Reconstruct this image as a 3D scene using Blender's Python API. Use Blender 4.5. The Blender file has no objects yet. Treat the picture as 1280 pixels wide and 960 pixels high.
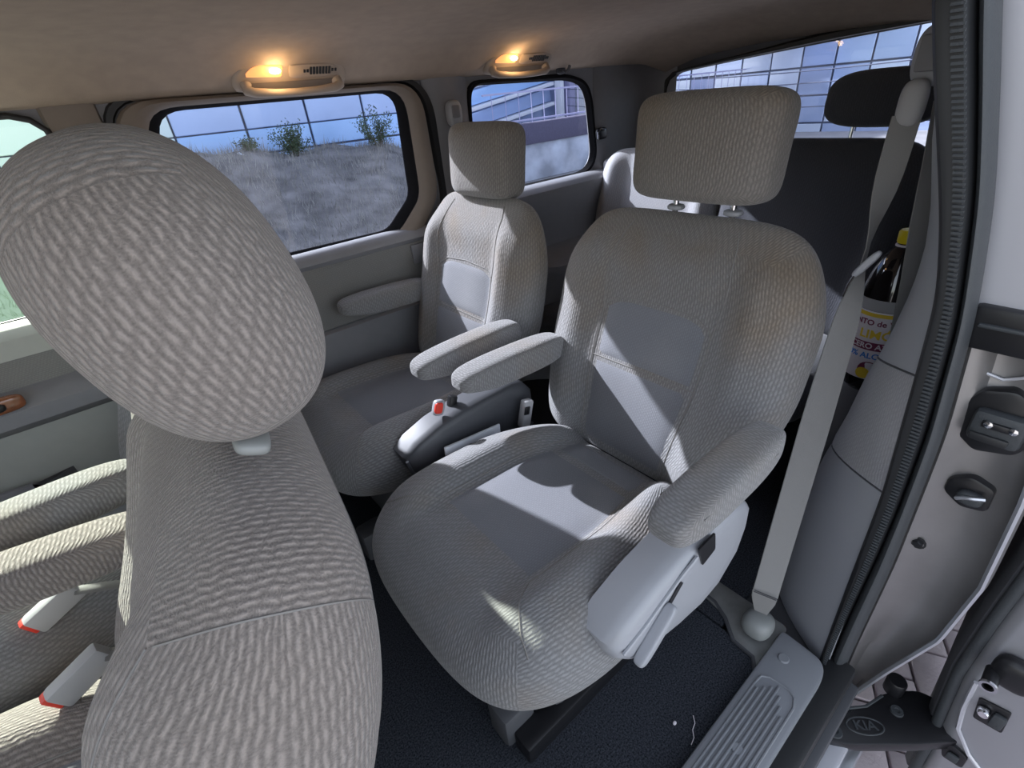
import bpy, bmesh, math, random
import numpy as np
from mathutils import Vector, Matrix
from mathutils.geometry import tessellate_polygon
random.seed(7)
R = math.radians
scn = bpy.context.scene
COL = scn.collection

# ------------------------------------------------------------------ camera
cam_d = bpy.data.cameras.new('camera')
cam = bpy.data.objects.new('camera', cam_d)
COL.objects.link(cam)
scn.camera = cam
cam_d.sensor_width = 36.0
cam_d.lens = 36.0 * 608.0 / 1280.0
cam_d.clip_start = 0.01
cam_d.clip_end = 400
B = ((0.76390334, -0.3866266, 0.5166929), (-0.63929144, -0.34410067, 0.68767811), (-0.08808027, -0.85563695, -0.51002673))
cam.matrix_world = Matrix([[B[i][0], -B[i][1], -B[i][2], (0, 0, 1.05)[i]] for i in range(3)] + [[0, 0, 0, 1]])

# ------------------------------------------------------------------ sky, sun, exposure
world = bpy.data.worlds.new('sky')
scn.world = world
world.use_nodes = True
wn = world.node_tree
bg = wn.nodes['Background']
sky = wn.nodes.new('ShaderNodeTexSky')
sky.sky_type = 'NISHITA'
sky.sun_disc = False
TO_SUN = Vector((-0.24, 1.0, 0.60)).normalized()
sky.sun_elevation = math.asin(TO_SUN.z)
sky.sun_rotation = math.atan2(TO_SUN.x, TO_SUN.y)
sky.air_density = 1.0
sky.dust_density = 2.5
sky.altitude = 200
hs = wn.nodes.new('ShaderNodeHueSaturation'); hs.inputs['Saturation'].default_value = .42
wn.links.new(sky.outputs[0], hs.inputs['Color'])
wn.links.new(hs.outputs[0], bg.inputs[0])
bg.inputs[1].default_value = 0.42
sun_d = bpy.data.lights.new('sun', 'SUN')
sun_d.energy = 12.0
sun_d.angle = R(0.7)
sun_d.color = (1.0, 0.95, 0.88)
sun = bpy.data.objects.new('sun', sun_d)
COL.objects.link(sun)
sun.rotation_euler = (-TO_SUN).to_track_quat('-Z', 'Y').to_euler()
scn.view_settings.view_transform = 'Standard'
scn.view_settings.look = 'None'
scn.view_settings.gamma = 1.0
scn.view_settings.use_curve_mapping = False
scn.view_settings.exposure = 0.42

# ------------------------------------------------------------------ materials
def mat(name, color, rough=.6, metal=0.0, spec=.5, coat=0.0, noise=0, nscale=40, bump=0, bscale=200, dirt=None):
    m = bpy.data.materials.new(name)
    m.use_nodes = True
    nt = m.node_tree
    b = nt.nodes['Principled BSDF']
    b.inputs['Base Color'].default_value = (*color, 1)
    b.inputs['Roughness'].default_value = rough
    b.inputs['Metallic'].default_value = metal
    b.inputs['Specular IOR Level'].default_value = spec
    b.inputs['Coat Weight'].default_value = coat
    tc = nt.nodes.new('ShaderNodeTexCoord')
    if noise:
        n = nt.nodes.new('ShaderNodeTexNoise')
        n.inputs['Scale'].default_value = nscale
        n.inputs['Detail'].default_value = 6
        nt.links.new(tc.outputs['Object'], n.inputs['Vector'])
        mr = nt.nodes.new('ShaderNodeMapRange')
        mr.inputs[1].default_value = .3; mr.inputs[2].default_value = .7
        mr.inputs[3].default_value = 1 - noise; mr.inputs[4].default_value = 1 + noise
        nt.links.new(n.outputs[0], mr.inputs[0])
        mx = nt.nodes.new('ShaderNodeVectorMath'); mx.operation = 'SCALE'
        mx.inputs[0].default_value = color
        nt.links.new(mr.outputs[0], mx.inputs['Scale'])
        nt.links.new(mx.outputs[0], b.inputs['Base Color'])
    if bump:
        n2 = nt.nodes.new('ShaderNodeTexNoise')
        n2.inputs['Scale'].default_value = bscale
        n2.inputs['Detail'].default_value = 3
        nt.links.new(tc.outputs['Object'], n2.inputs['Vector'])
        bp = nt.nodes.new('ShaderNodeBump')
        bp.inputs['Strength'].default_value = bump
        bp.inputs['Distance'].default_value = .002
        nt.links.new(n2.outputs[0], bp.inputs['Height'])
        nt.links.new(bp.outputs[0], b.inputs['Normal'])
    return m

def fabric(name, color, ru=.0055, rv=.014, depth=.35, dark=.72, stain=(.42, .33, .24), stain_amt=.5, sscale=5):
    """ribbed velour: elongated cells in UV metres, with soft stains"""
    m = bpy.data.materials.new(name)
    m.use_nodes = True
    nt = m.node_tree; L = nt.links.new; N = nt.nodes.new
    b = nt.nodes['Principled BSDF']
    b.inputs['Roughness'].default_value = .9
    b.inputs['Specular IOR Level'].default_value = .15
    b.inputs['Sheen Weight'].default_value = .25
    b.inputs['Sheen Roughness'].default_value = .5
    tc = N('ShaderNodeTexCoord')
    def math_(op, a, b_=None, c=None):
        n = N('ShaderNodeMath'); n.operation = op
        for k, x in enumerate((a, b_, c)):
            if x is None: continue
            if isinstance(x, (int, float)): n.inputs[k].default_value = x
            else: L(x, n.inputs[k])
        return n.outputs[0]
    sp_ = N('ShaderNodeSeparateXYZ'); L(tc.outputs['UV'], sp_.inputs[0])
    def noise2(sx, sy, det=2):
        mp = N('ShaderNodeMapping'); mp.inputs['Scale'].default_value = (sx, sy, 1)
        L(tc.outputs['UV'], mp.inputs['Vector'])
        n = N('ShaderNodeTexNoise'); n.noise_dimensions = '2D'; n.inputs['Scale'].default_value = 1; n.inputs['Detail'].default_value = det
        L(mp.outputs[0], n.inputs['Vector']); return n.outputs[0]
    warp = noise2(45, 60); brk = noise2(.75 / ru, 1 / rv, 2)
    arg = math_('MULTIPLY_ADD', sp_.outputs[0], 2 * math.pi / ru, math_('MULTIPLY', warp, 5.0))
    rib = math_('MULTIPLY_ADD', math_('SINE', arg), .5, .5)
    idx = math_('FLOOR', math_('MULTIPLY_ADD', arg, 1 / (2 * math.pi), .25))
    ph = math_('MULTIPLY_ADD', idx, 2.4, math_('MULTIPLY', brk, 5.0))
    dash = math_('SINE', math_('MULTIPLY_ADD', sp_.outputs[1], 2 * math.pi / rv, ph))
    dash = math_('MULTIPLY_ADD', dash, .34, .62)
    seg = math_('MULTIPLY', dash, math_('MULTIPLY_ADD', brk, .8, .6))
    class _O: outputs = [math_('MULTIPLY', rib, seg)]
    mr = _O
    fine = N('ShaderNodeTexNoise'); fine.inputs['Scale'].default_value = 520; fine.inputs['Detail'].default_value = 4
    L(tc.outputs['UV'], fine.inputs['Vector'])
    hh = N('ShaderNodeMath'); hh.operation = 'MULTIPLY_ADD'; hh.inputs[1].default_value = 1.0
    L(fine.outputs[0], hh.inputs[0]); L(mr.outputs[0], hh.inputs[2])
    bp = N('ShaderNodeBump'); bp.inputs['Strength'].default_value = depth; bp.inputs['Distance'].default_value = .003
    L(hh.outputs[0], bp.inputs['Height']); L(bp.outputs[0], b.inputs['Normal'])
    cm = N('ShaderNodeMapRange'); cm.inputs[1].default_value = .35; cm.inputs[2].default_value = 1.25
    cm.inputs[3].default_value = dark; cm.inputs[4].default_value = 1.08
    L(hh.outputs[0], cm.inputs[0])
    st = N('ShaderNodeTexNoise'); st.inputs['Scale'].default_value = sscale; st.inputs['Detail'].default_value = 4
    L(tc.outputs['Object'], st.inputs['Vector'])
    sm = N('ShaderNodeMapRange'); sm.inputs[1].default_value = .48; sm.inputs[2].default_value = .72
    sm.inputs[3].default_value = 0; sm.inputs[4].default_value = stain_amt
    L(st.outputs[0], sm.inputs[0])
    so = N('ShaderNodeSeparateXYZ'); L(tc.outputs['Object'], so.inputs[0])
    hg = N('ShaderNodeMapRange'); hg.inputs[1].default_value = .5; hg.inputs[2].default_value = .95; hg.inputs[3].default_value = 0; hg.inputs[4].default_value = stain_amt * .8
    L(so.outputs[2], hg.inputs[0])
    sf = math_('MINIMUM', math_('ADD', sm.outputs[0], hg.outputs[0]), 1.0)
    mix = N('ShaderNodeMix'); mix.data_type = 'RGBA'
    mix.inputs['A'].default_value = (*color, 1); mix.inputs['B'].default_value = (*stain, 1)
    L(sf, mix.inputs['Factor'])
    mul = N('ShaderNodeVectorMath'); mul.operation = 'SCALE'
    L(mix.outputs['Result'], mul.inputs[0]); L(cm.outputs[0], mul.inputs['Scale'])
    L(mul.outputs[0], b.inputs['Base Color'])
    return m

def glass(name, tint, refl=.12):
    m = bpy.data.materials.new(name)
    m.use_nodes = True
    nt = m.node_tree
    nt.nodes.remove(nt.nodes['Principled BSDF'])
    tr = nt.nodes.new('ShaderNodeBsdfTransparent'); tr.inputs[0].default_value = (*tint, 1)
    gl = nt.nodes.new('ShaderNodeBsdfGlossy'); gl.inputs['Roughness'].default_value = .02
    lw = nt.nodes.new('ShaderNodeFresnel'); lw.inputs[0].default_value = 1.45
    mx = nt.nodes.new('ShaderNodeMixShader')
    nt.links.new(lw.outputs[0], mx.inputs[0]); nt.links.new(tr.outputs[0], mx.inputs[1]); nt.links.new(gl.outputs[0], mx.inputs[2])
    nt.links.new(mx.outputs[0], nt.nodes['Material Output'].inputs[0])
    return m

M = {}
M['fabric'] = fabric('ribbed_velour', (.245, .245, .25), stain=(.235, .185, .135), stain_amt=.6, dark=.62)
M['fabric_big'] = fabric('ribbed_velour_front', (.295, .262, .243), ru=.0058, rv=.016, depth=.6, dark=.5, stain=(.26, .22, .19), stain_amt=.3)
M['insert'] = fabric('smooth_velour', (.185, .19, .21), ru=.004, rv=.007, depth=.15, dark=.85, stain=(.30, .30, .30), stain_amt=.3)
M['fabric_shaded'] = fabric('shaded_velour', (.06, .063, .075), ru=.006, rv=.012, depth=.2, dark=.85, stain=(.09, .09, .1), stain_amt=.3)  # shade at the back of the cabin put into the bench velour colour
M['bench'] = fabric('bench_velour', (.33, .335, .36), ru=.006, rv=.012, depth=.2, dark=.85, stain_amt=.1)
M['seam'] = mat('seam_thread', (.22, .21, .20), .9)
M['headliner'] = mat('headliner_cloth', (.42, .335, .265), .95, noise=.06, nscale=30, bump=.3, bscale=700)
M['trim'] = mat('grey_trim', (.22, .22, .235), .55, noise=.03, bump=.15, bscale=900)
M['trim_beige'] = mat('beige_trim', (.20, .165, .135), .6, noise=.03, bump=.15, bscale=900)
M['door_pale'] = mat('pale_door_trim', (.36, .37, .34), .6, noise=.03, bump=.15, bscale=900)
M['trim_dark'] = mat('dark_trim', (.07, .072, .08), .6, bump=.15, bscale=900)
M['trim_cloth'] = fabric('door_card_cloth', (.20, .20, .195), ru=.004, rv=.006, depth=.15, dark=.85, stain_amt=.1)
M['plastic'] = mat('grey_plastic', (.36, .37, .40), .42, bump=.1, bscale=1200)
M['plastic_light'] = mat('light_plastic', (.42, .42, .43), .5, bump=.1, bscale=1200)
M['plastic_tan'] = mat('tan_plastic', (.42, .34, .27), .5)
M['black'] = mat('black_plastic', (.012, .012, .014), .35)
M['rubber'] = mat('black_rubber', (.018, .019, .021), .5)
M['rubber_matt'] = mat('matt_black_rubber', (.012, .012, .014), .9, spec=.1)
M['rubber_soft'] = mat('soft_rubber', (.045, .05, .055), .55, bump=.3, bscale=500)
M['carpet'] = mat('carpet_pile', (.040, .044, .054), 1.0, noise=.8, nscale=330, bump=1.0, bscale=500, spec=.1)
M['chrome'] = mat('chrome', (.8, .8, .82), .12, 1.0)
M['paint'] = mat('silver_paint', (.42, .42, .44), .38, .55, coat=.3)
M['paint_white'] = mat('body_paint', (.60, .60, .64), .35, .3, coat=.5)
M['paint_warm'] = mat('jamb_paint', (.27, .26, .26), .4, .6, coat=.2, noise=.12, nscale=9)
M['webbing'] = mat('belt_webbing', (.27, .265, .26), .7, bump=.4, bscale=900)
M['red'] = mat('red_button', (.75, .05, .03), .4)
M['wood'] = mat('wood_trim', (.22, .075, .03), .25, noise=.3, nscale=30, coat=.6)
M['glass_rear'] = glass('tinted_glass', (.60, .66, .80))
M['glass_front'] = glass('clear_glass', (.80, .90, .83))
M['amber'] = mat('white_mark', (.7, .7, .7), .6)
def emit(name, col, s):
    m = bpy.data.materials.new(name); m.use_nodes = True
    b = m.node_tree.nodes['Principled BSDF']
    b.inputs['Base Color'].default_value = (*col, 1)
    b.inputs['Emission Color'].default_value = (*col, 1)
    b.inputs['Emission Strength'].default_value = s
    return m
M['lens'] = emit('lit_lens', (1.0, .45, .16), .6)
M['bulb'] = emit('bulb', (1.0, .78, .45), 14)
M['paver'] = mat('mauve_paver', (.50, .43, .45), .9, noise=.12, nscale=12, bump=.8, bscale=120)
M['joint'] = mat('paver_joint', (.34, .31, .33), .95, noise=.1)
M['ground'] = mat('asphalt', (.28, .27, .27), .95, noise=.1, nscale=3)
M['grass'] = mat('dry_grass', (.21, .195, .19), 1, noise=.5, nscale=2.5, bump=1, bscale=20)
M['blade'] = mat('grass_blades', (.30, .285, .26), .9, noise=.4, nscale=3)
for kk in ('grass', 'blade'):
    nt_ = M[kk].node_tree; b_ = nt_.nodes['Principled BSDF']; src = b_.inputs['Base Color'].links[0].from_socket
    t_ = nt_.nodes.new('ShaderNodeTexCoord'); s_ = nt_.nodes.new('ShaderNodeSeparateXYZ'); m_ = nt_.nodes.new('ShaderNodeMapRange'); x_ = nt_.nodes.new('ShaderNodeMix'); x_.data_type = 'RGBA'
    nt_.links.new(t_.outputs['Object'], s_.inputs[0]); nt_.links.new(s_.outputs[0], m_.inputs[0])
    m_.inputs[1].default_value = -.2; m_.inputs[2].default_value = 1.2; m_.inputs[3].default_value = 1; m_.inputs[4].default_value = 0
    nt_.links.new(m_.outputs[0], x_.inputs['Factor']); nt_.links.new(src, x_.inputs['A']); x_.inputs['B'].default_value = (.42, .50, .36, 1)
    nt_.links.new(x_.outputs['Result'], b_.inputs['Base Color'])
M['leaf'] = mat('shrub_leaf', (.075, .11, .05), .7, noise=.4, nscale=4)
M['twig'] = mat('shrub_twig', (.13, .10, .07), .9)
M['facade_blue'] = mat('blue_glass_panel', (.40, .50, .74), .2, .2, noise=.12, nscale=.5)
M['facade_pale'] = mat('pale_blue_panel', (.42, .62, .95), .3, .15, noise=.08, nscale=.5)
M['facade_overexposed'] = mat('overexposed_panel', (.80, .90, .84), .5, noise=.04, nscale=.5)  # overexposed daylight put into the panel colour, same facade as the blue panels
M['mullion'] = mat('mullion', (.10, .11, .16), .5)
M['white_ledge'] = mat('white_ledge', (.8, .8, .85), .6)
M['concrete'] = mat('weathered_concrete', (.42, .44, .50), .95, noise=.35, nscale=2.2)
M['dark_band'] = mat('purple_grey_band', (.10, .09, .14), .9, noise=.1)
M['cladding'] = mat('lilac_cladding', (.42, .40, .58), .6)
M['tile_a'] = mat('glass_tile', (.46, .54, .74), .15, .5)
M['tile_b'] = mat('glass_tile_pale', (.68, .74, .86), .15, .4)
M['tile_c'] = mat('glass_tile_deep', (.28, .33, .52), .15, .4)
M['steel'] = mat('steel', (.6, .62, .66), .3, .8)
M['steel_dull'] = mat('dull_pan_metal', (.22, .225, .22), .55, .3, noise=.2, nscale=25)
M['shield_dark'] = mat('dark_shield_plastic', (.075, .078, .088), .5)
M['cap_grey'] = mat('greenish_grey_plastic', (.24, .25, .245), .45)
M['sill'] = mat('sill_plastic', (.22, .23, .25), .4, bump=.1, bscale=1200)
M['yellow'] = mat('yellow_cap', (.85, .68, .02), .4)
M['drink'] = mat('dark_drink', (.006, .004, .005), .08, coat=1.0)
M['label_white'] = mat('label_paper', (.80, .74, .78), .5)
M['label_yellow'] = mat('label_yellow', (.85, .60, .05), .5)
M['label_plum'] = mat('label_plum', (.20, .03, .08), .5)
M['label_blue'] = mat('label_blue', (.05, .22, .65), .5)
M['paper'] = mat('white_paper', (.75, .78, .84), .6)
M['bottle_clear'] = glass('clear_plastic', (.86, .87, .9))

# ------------------------------------------------------------------ object helpers
def finish(o, parent, label=None, cat=None, group=None, kind=None):
    COL.objects.link(o)
    if parent is not None: o.parent = parent
    if label: o['label'] = label
    if cat: o['category'] = cat
    if group: o['group'] = group
    if kind: o['kind'] = kind
    return o
def empty(name, loc=(0, 0, 0), label=None, cat=None, group=None, kind=None):
    o = bpy.data.objects.new(name, None)
    o.empty_display_size = .05
    o.location = loc
    return finish(o, None, label, cat, group, kind)
def mesh_obj(name, V, Fc, m, parent=None, uv=None, smooth=True, sharp=None, label=None, cat=None, group=None, kind=None):
    me = bpy.data.meshes.new(name)
    V = np.asarray(V, float)
    if parent is not None:
        V = V - np.array(root_loc(parent))
    me.from_pydata(V.tolist(), [], [list(map(int, f)) for f in Fc])
    if uv is not None:
        l = me.uv_layers.new(name='UVMap')
        l.data.foreach_set('uv', np.asarray(uv, np.float32).ravel())
    me.materials.append(m)
    if smooth:
        me.polygons.foreach_set('use_smooth', [True] * len(me.polygons))
        if sharp: me.set_sharp_from_angle(angle=R(sharp))
    me.update()
    o = bpy.data.objects.new(name, me)
    return finish(o, parent, label, cat, group, kind)
def root_loc(o):
    p = Vector((0, 0, 0))
    while o is not None:
        p += o.location; o = o.parent
    return tuple(p)
def ss(a, b, x):
    t = np.clip((x - a) / (b - a), 0, 1); return t * t * (3 - 2 * t)

_cube = {}
def cubegrid(n):
    if n in _cube: return _cube[n]
    idx = {}; V = []; Fc = []; faxis = []
    def vid(p):
        if p not in idx:
            idx[p] = len(V); V.append(p)
        return idx[p]
    for ax in range(3):
        for s in (0, n):
            u, v = [(1, 2), (2, 0), (0, 1)][ax]
            for i in range(n):
                for j in range(n):
                    q = []
                    for di, dj in ((0, 0), (1, 0), (1, 1), (0, 1)):
                        p = [0, 0, 0]; p[ax] = s; p[u] = i + di; p[v] = j + dj
                        q.append(vid(tuple(p)))
                    if s == 0: q.reverse()
                    Fc.append(q); faxis.append(ax)
    V = np.array(V, float) / n * 2 - 1
    _cube[n] = (V, np.array(Fc), np.array(faxis)); return _cube[n]
def rbox(dims, n=4, m=3, res=28, axes='xyz'):
    """super-ellipsoid box. dims = half sizes (plan u, plan v, thickness w); returns local (u,v,w) verts, faces, loop uvs"""
    G, Fc, fa = cubegrid(res)
    P = np.sin(G * math.pi / 2 * .92) / math.sin(math.pi / 2 * .92)
    q = (np.abs(P[:, 0]) ** n + np.abs(P[:, 1]) ** n) ** (m / n) + np.abs(P[:, 2]) ** m
    P = P / (q ** (1 / m))[:, None]
    P = P * np.array(dims)
    I = ((G[Fc.ravel()] + 1) / 2 * res).round().astype(int).reshape(len(Fc), 4, 3)
    arc = []
    key = {tuple(g): k for k, g in enumerate(((G + 1) / 2 * res).round().astype(int).tolist())}
    uv = np.empty((len(Fc), 4, 2)); hmid = res // 2
    for ax, (a, b) in enumerate([(2, 1), (0, 2), (0, 1)]):
        k = fa == ax
        tabs = []
        for c_ in (a, b):
            line = []
            for t_ in range(res + 1):
                g = [hmid] * 3; g[ax] = res; g[c_] = t_
                line.append(P[key[tuple(g)]])
            d_ = np.concatenate([[0], np.cumsum(np.linalg.norm(np.diff(np.array(line), axis=0), axis=1))])
            tabs.append(d_ - d_[hmid])
        uv[k, :, 0] = tabs[0][I[k][:, :, a]] + ax * .37
        uv[k, :, 1] = tabs[1][I[k][:, :, b]]
    return P, Fc, uv.reshape(-1, 2)
def place(P, order, flip=False):
    """map local (u,v,w) to xyz: order e.g. 'yzx' means u->y, v->z, w->x"""
    out = np.empty_like(P)
    for i, c in enumerate(order): out[:, 'xyz'.index(c)] = P[:, i]
    return out
def parity(order):
    return {'xyz': 1, 'yzx': 1, 'zxy': 1}.get(order, -1)
def rb_obj(name, center, dims, m, parent, n=4, mm=3, res=16, order='xyz', deform=None, rot=None, **k):
    P, Fc, uv = rbox(dims, n, mm, res)
    if deform is not None: P = deform(P)
    Q = place(P, order)
    if parity(order) < 0: 
        Fc = Fc[:, ::-1]; uv = uv.reshape(-1, 4, 2)[:, ::-1].reshape(-1, 2)
    if rot is not None: Q = Q @ np.array(Matrix(rot).to_3x3()).T if not isinstance(rot, np.ndarray) else Q @ rot.T
    Q = Q + np.array(center)
    return mesh_obj(name, Q, Fc, m, parent, uv, **k)
def rotm(x=0, y=0, z=0):
    from mathutils import Euler
    return np.array(Euler((R(x), R(y), R(z))).to_matrix())

def tube(name, pts, r, m, parent=None, seg=8, closed=False, flat=1.0, cap=True, **k):
    pts = [Vector(p) for p in pts]; n = len(pts)
    V = []; Fc = []
    up = Vector((0, 0, 1)); prev = None
    rs = r if isinstance(r, (list, tuple)) else [r] * n
    for i, p in enumerate(pts):
        a = pts[(i - 1) % n] if (closed or i > 0) else p
        b = pts[(i + 1) % n] if (closed or i < n - 1) else p
        t = (b - a).normalized()
        if prev is None:
            s = t.cross(up)
            if s.length < .1: s = t.cross(Vector((1, 0, 0)))
        else: s = prev - t * prev.dot(t)
        s.normalize(); prev = s
        w = t.cross(s)
        for j in range(seg):
            an = 2 * math.pi * j / seg
            V.append(p + s * (rs[i] * math.cos(an)) + w * (rs[i] * flat * math.sin(an)))
    for i in range(n if closed else n - 1):
        for j in range(seg):
            a = i * seg + j; b = i * seg + (j + 1) % seg
            c = ((i + 1) % n) * seg + (j + 1) % seg; d = ((i + 1) % n) * seg + j
            Fc.append((a, b, c, d))
    if cap and not closed:
        Fc.append(list(range(seg))[::-1]); Fc.append([(n - 1) * seg + j for j in range(seg)])
    return mesh_obj(name, V, Fc, m, parent, sharp=50, **k)
def grid_obj(name, rows, m, parent=None, thick=0, closed_u=False, uvscale=None, flip=False, **k):
    """rows: list of lists of points (loft). thick: solid by offset along given vector or normals"""
    A = np.array(rows, float); r, c, _ = A.shape
    Fc = []
    for i in range(r - 1):
        for j in range(c if closed_u else c - 1):
            q = (i * c + j, i * c + (j + 1) % c, (i + 1) * c + (j + 1) % c, (i + 1) * c + j)
            Fc.append(q[::-1] if flip else q)
    du = np.concatenate([[0], np.cumsum(np.linalg.norm(np.diff(A.mean(0), axis=0), axis=1))])
    dv = np.concatenate([[0], np.cumsum(np.linalg.norm(np.diff(A.mean(1), axis=0), axis=1))])
    uvv = np.array([[du[j], dv[i]] for i in range(r) for j in range(c)])
    V = A.reshape(-1, 3)
    uv = np.array([uvv[v] for f in Fc for v in f])
    if thick:
        off = np.array(thick, float)
        nV = len(V); V = np.vstack([V, V + off])
        F2 = [tuple(v + nV for v in f[::-1]) for f in Fc]
        edges = {}
        for f in Fc:
            for a, b in zip(f, f[1:] + f[:1]):
                edges[(a, b)] = 1
        side = [(b, a, a + nV, b + nV) for (a, b) in edges if (b, a) not in edges]
        uvv = np.vstack([uvv, uvv]); Fc = Fc + F2 + side
        uv = np.array([uvv[v] for f in Fc for v in f])
    return mesh_obj(name, V, Fc, m, parent, uv, sharp=k.pop('sharp', 40), **k)
def box_vf(c, s, rot=None):
    c = np.array(c); s = np.array(s) / 2
    V = np.array([(x, y, z) for x in (-1, 1) for y in (-1, 1) for z in (-1, 1)], float) * s
    if rot is not None: V = V @ rot.T
    return V + c, [(0, 1, 3, 2), (4, 6, 7, 5), (0, 4, 5, 1), (2, 3, 7, 6), (0, 2, 6, 4), (1, 5, 7, 3)]
def box(name, c, s, m, parent=None, bev=.004, rot=None, seg=2, **k):
    bm = bmesh.new()
    V, Fc = box_vf((0, 0, 0), s)
    vs = [bm.verts.new(v) for v in V]
    for f in Fc: bm.faces.new([vs[i] for i in f])
    if bev:
        bmesh.ops.bevel(bm, geom=bm.edges[:], offset=min(bev, min(s) * .45), segments=seg, profile=.5, affect='EDGES')
    bm.verts.index_update()
    V = np.array([v.co[:] for v in bm.verts]); Fc = [[v.index for v in f.verts] for f in bm.faces]
    bm.free()
    if rot is not None: V = V @ rot.T
    return mesh_obj(name, V + np.array(c), Fc, m, parent, sharp=35, **k)
def prism(name, outline, depth, m, parent=None, bev=.003, seg=2, frame=None, **k):
    """outline: 2D pts; frame(origin, eu, ev): extruded along eu x ev * depth, bevelled"""
    o, eu, ev = [np.array(a, float) for a in frame]
    en = np.cross(eu, ev)
    bm = bmesh.new()
    f0 = bm.faces.new([bm.verts.new((p[0], p[1], 0)) for p in outline])
    r = bmesh.ops.extrude_face_region(bm, geom=[f0])
    for g in r['geom']:
        if isinstance(g, bmesh.types.BMVert): g.co.z += depth
    bmesh.ops.recalc_face_normals(bm, faces=bm.faces[:])
    if bev:
        es = [e for e in bm.edges if abs(e.verts[0].co.z - e.verts[1].co.z) < 1e-6]
        bmesh.ops.bevel(bm, geom=es, offset=bev, segments=seg, profile=.5, affect='EDGES')
    bm.verts.index_update()
    V = np.array([v.co[:] for v in bm.verts]); Fc = [[v.index for v in f.verts] for f in bm.faces]
    bm.free()
    W = o + V[:, :1] * eu + V[:, 1:2] * ev + V[:, 2:3] * en
    if np.linalg.det(np.stack([eu, ev, en])) < 0: Fc = [f[::-1] for f in Fc]
    return mesh_obj(name, W, Fc, m, parent, sharp=35, **k)
def lathe(name, prof, c, m, parent=None, seg=40, rot=None, **k):
    V = []; Fc = []
    n = len(prof)
    for (r, z) in prof:
        for j in range(seg):
            a = 2 * math.pi * j / seg; V.append((r * math.cos(a), r * math.sin(a), z))
    for i in range(n - 1):
        for j in range(seg):
            Fc.append((i * seg + j, i * seg + (j + 1) % seg, (i + 1) * seg + (j + 1) % seg, (i + 1) * seg + j))
    V = np.array(V)
    if rot is not None: V = V @ rot.T
    return mesh_obj(name, V + np.array(c), Fc, m, parent, sharp=40, **k)
def rpoly(pts, rad, seg=6):
    """round the corners of a 2D polygon"""
    out = []; n = len(pts)
    for i in range(n):
        p = Vector(pts[i]); a = Vector(pts[i - 1]); b = Vector(pts[(i + 1) % n])
        r = rad[i] if isinstance(rad, (list, tuple)) else rad
        u = (a - p); v = (b - p); ru = min(r, u.length * .49); rv = min(r, v.length * .49)
        p0 = p + u.normalized() * ru; p1 = p + v.normalized() * rv
        for k in range(seg + 1):
            t = k / seg
            out.append(tuple(p0 * (1 - t) ** 2 + p * 2 * t * (1 - t) + p1 * t * t))
    return out
def polar(outline, c, N=120):
    """resample a star-shaped outline at N angles about c"""
    res = []; c = Vector(c); n = len(outline)
    for k in range(N):
        d = Vector((math.cos(2 * math.pi * k / N), math.sin(2 * math.pi * k / N)))
        best = None
        for i in range(n):
            a = Vector(outline[i]) - c; b = Vector(outline[(i + 1) % n]) - c; e = b - a
            den = d.x * e.y - d.y * e.x
            if abs(den) < 1e-12: continue
            t = (a.x * e.y - a.y * e.x) / den; s = (a.x * d.y - a.y * d.x) / den
            if t > 0 and -1e-9 <= s <= 1 + 1e-9 and (best is None or t > best): best = t
        res.append(tuple(c + d * best))
    return res
def sheet_holes(name, outer, holes, f3, m, parent=None, thick=(0, .01, 0), flip=False, **k):
    loops = [outer] + holes
    tri = tessellate_polygon([[Vector((p[0], p[1], 0)) for p in l] for l in loops])
    pts = [p for l in loops for p in l]
    V = np.array([f3(*p) for p in pts]); nV = len(V)
    V = np.vstack([V, V + np.array(thick)])
    Fc = [list(t) for t in tri] + [[i + nV for i in t[::-1]] for t in tri]
    s = 0
    for l in loops:
        n = len(l)
        for i in range(n): Fc.append([s + i, s + (i + 1) % n, s + (i + 1) % n + nV, s + i + nV])
        s += n
    return mesh_obj(name, V, Fc, m, parent, smooth=False, **k)
def ring_loft(name, rings, m, parent=None, **k):
    return grid_obj(name, rings, m, parent, closed_u=True, **k)
def struct(name, label=None): 
    return empty(name, (0, 0, 0), label, kind='structure')

def text_vf(s, size, ext=.001, font_scale_x=1.0):
    cu = bpy.data.curves.new('lettering', 'FONT'); cu.body = s; cu.size = size; cu.extrude = ext
    cu.align_x = 'CENTER'; cu.align_y = 'CENTER'; cu.offset = size * .02; cu.resolution_u = 3
    o = bpy.data.objects.new('lettering', cu); COL.objects.link(o)
    dg = bpy.context.evaluated_depsgraph_get()
    me = bpy.data.meshes.new_from_object(o.evaluated_get(dg))
    V = np.array([v.co[:] for v in me.vertices]); V[:, 0] *= font_scale_x
    Fc = [list(p.vertices) for p in me.polygons]
    bpy.data.objects.remove(o); bpy.data.curves.remove(cu); bpy.data.meshes.remove(me)
    return V, Fc

# ================================================================== CAR SHELL
XF, XR = -1.3, 2.02
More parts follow.
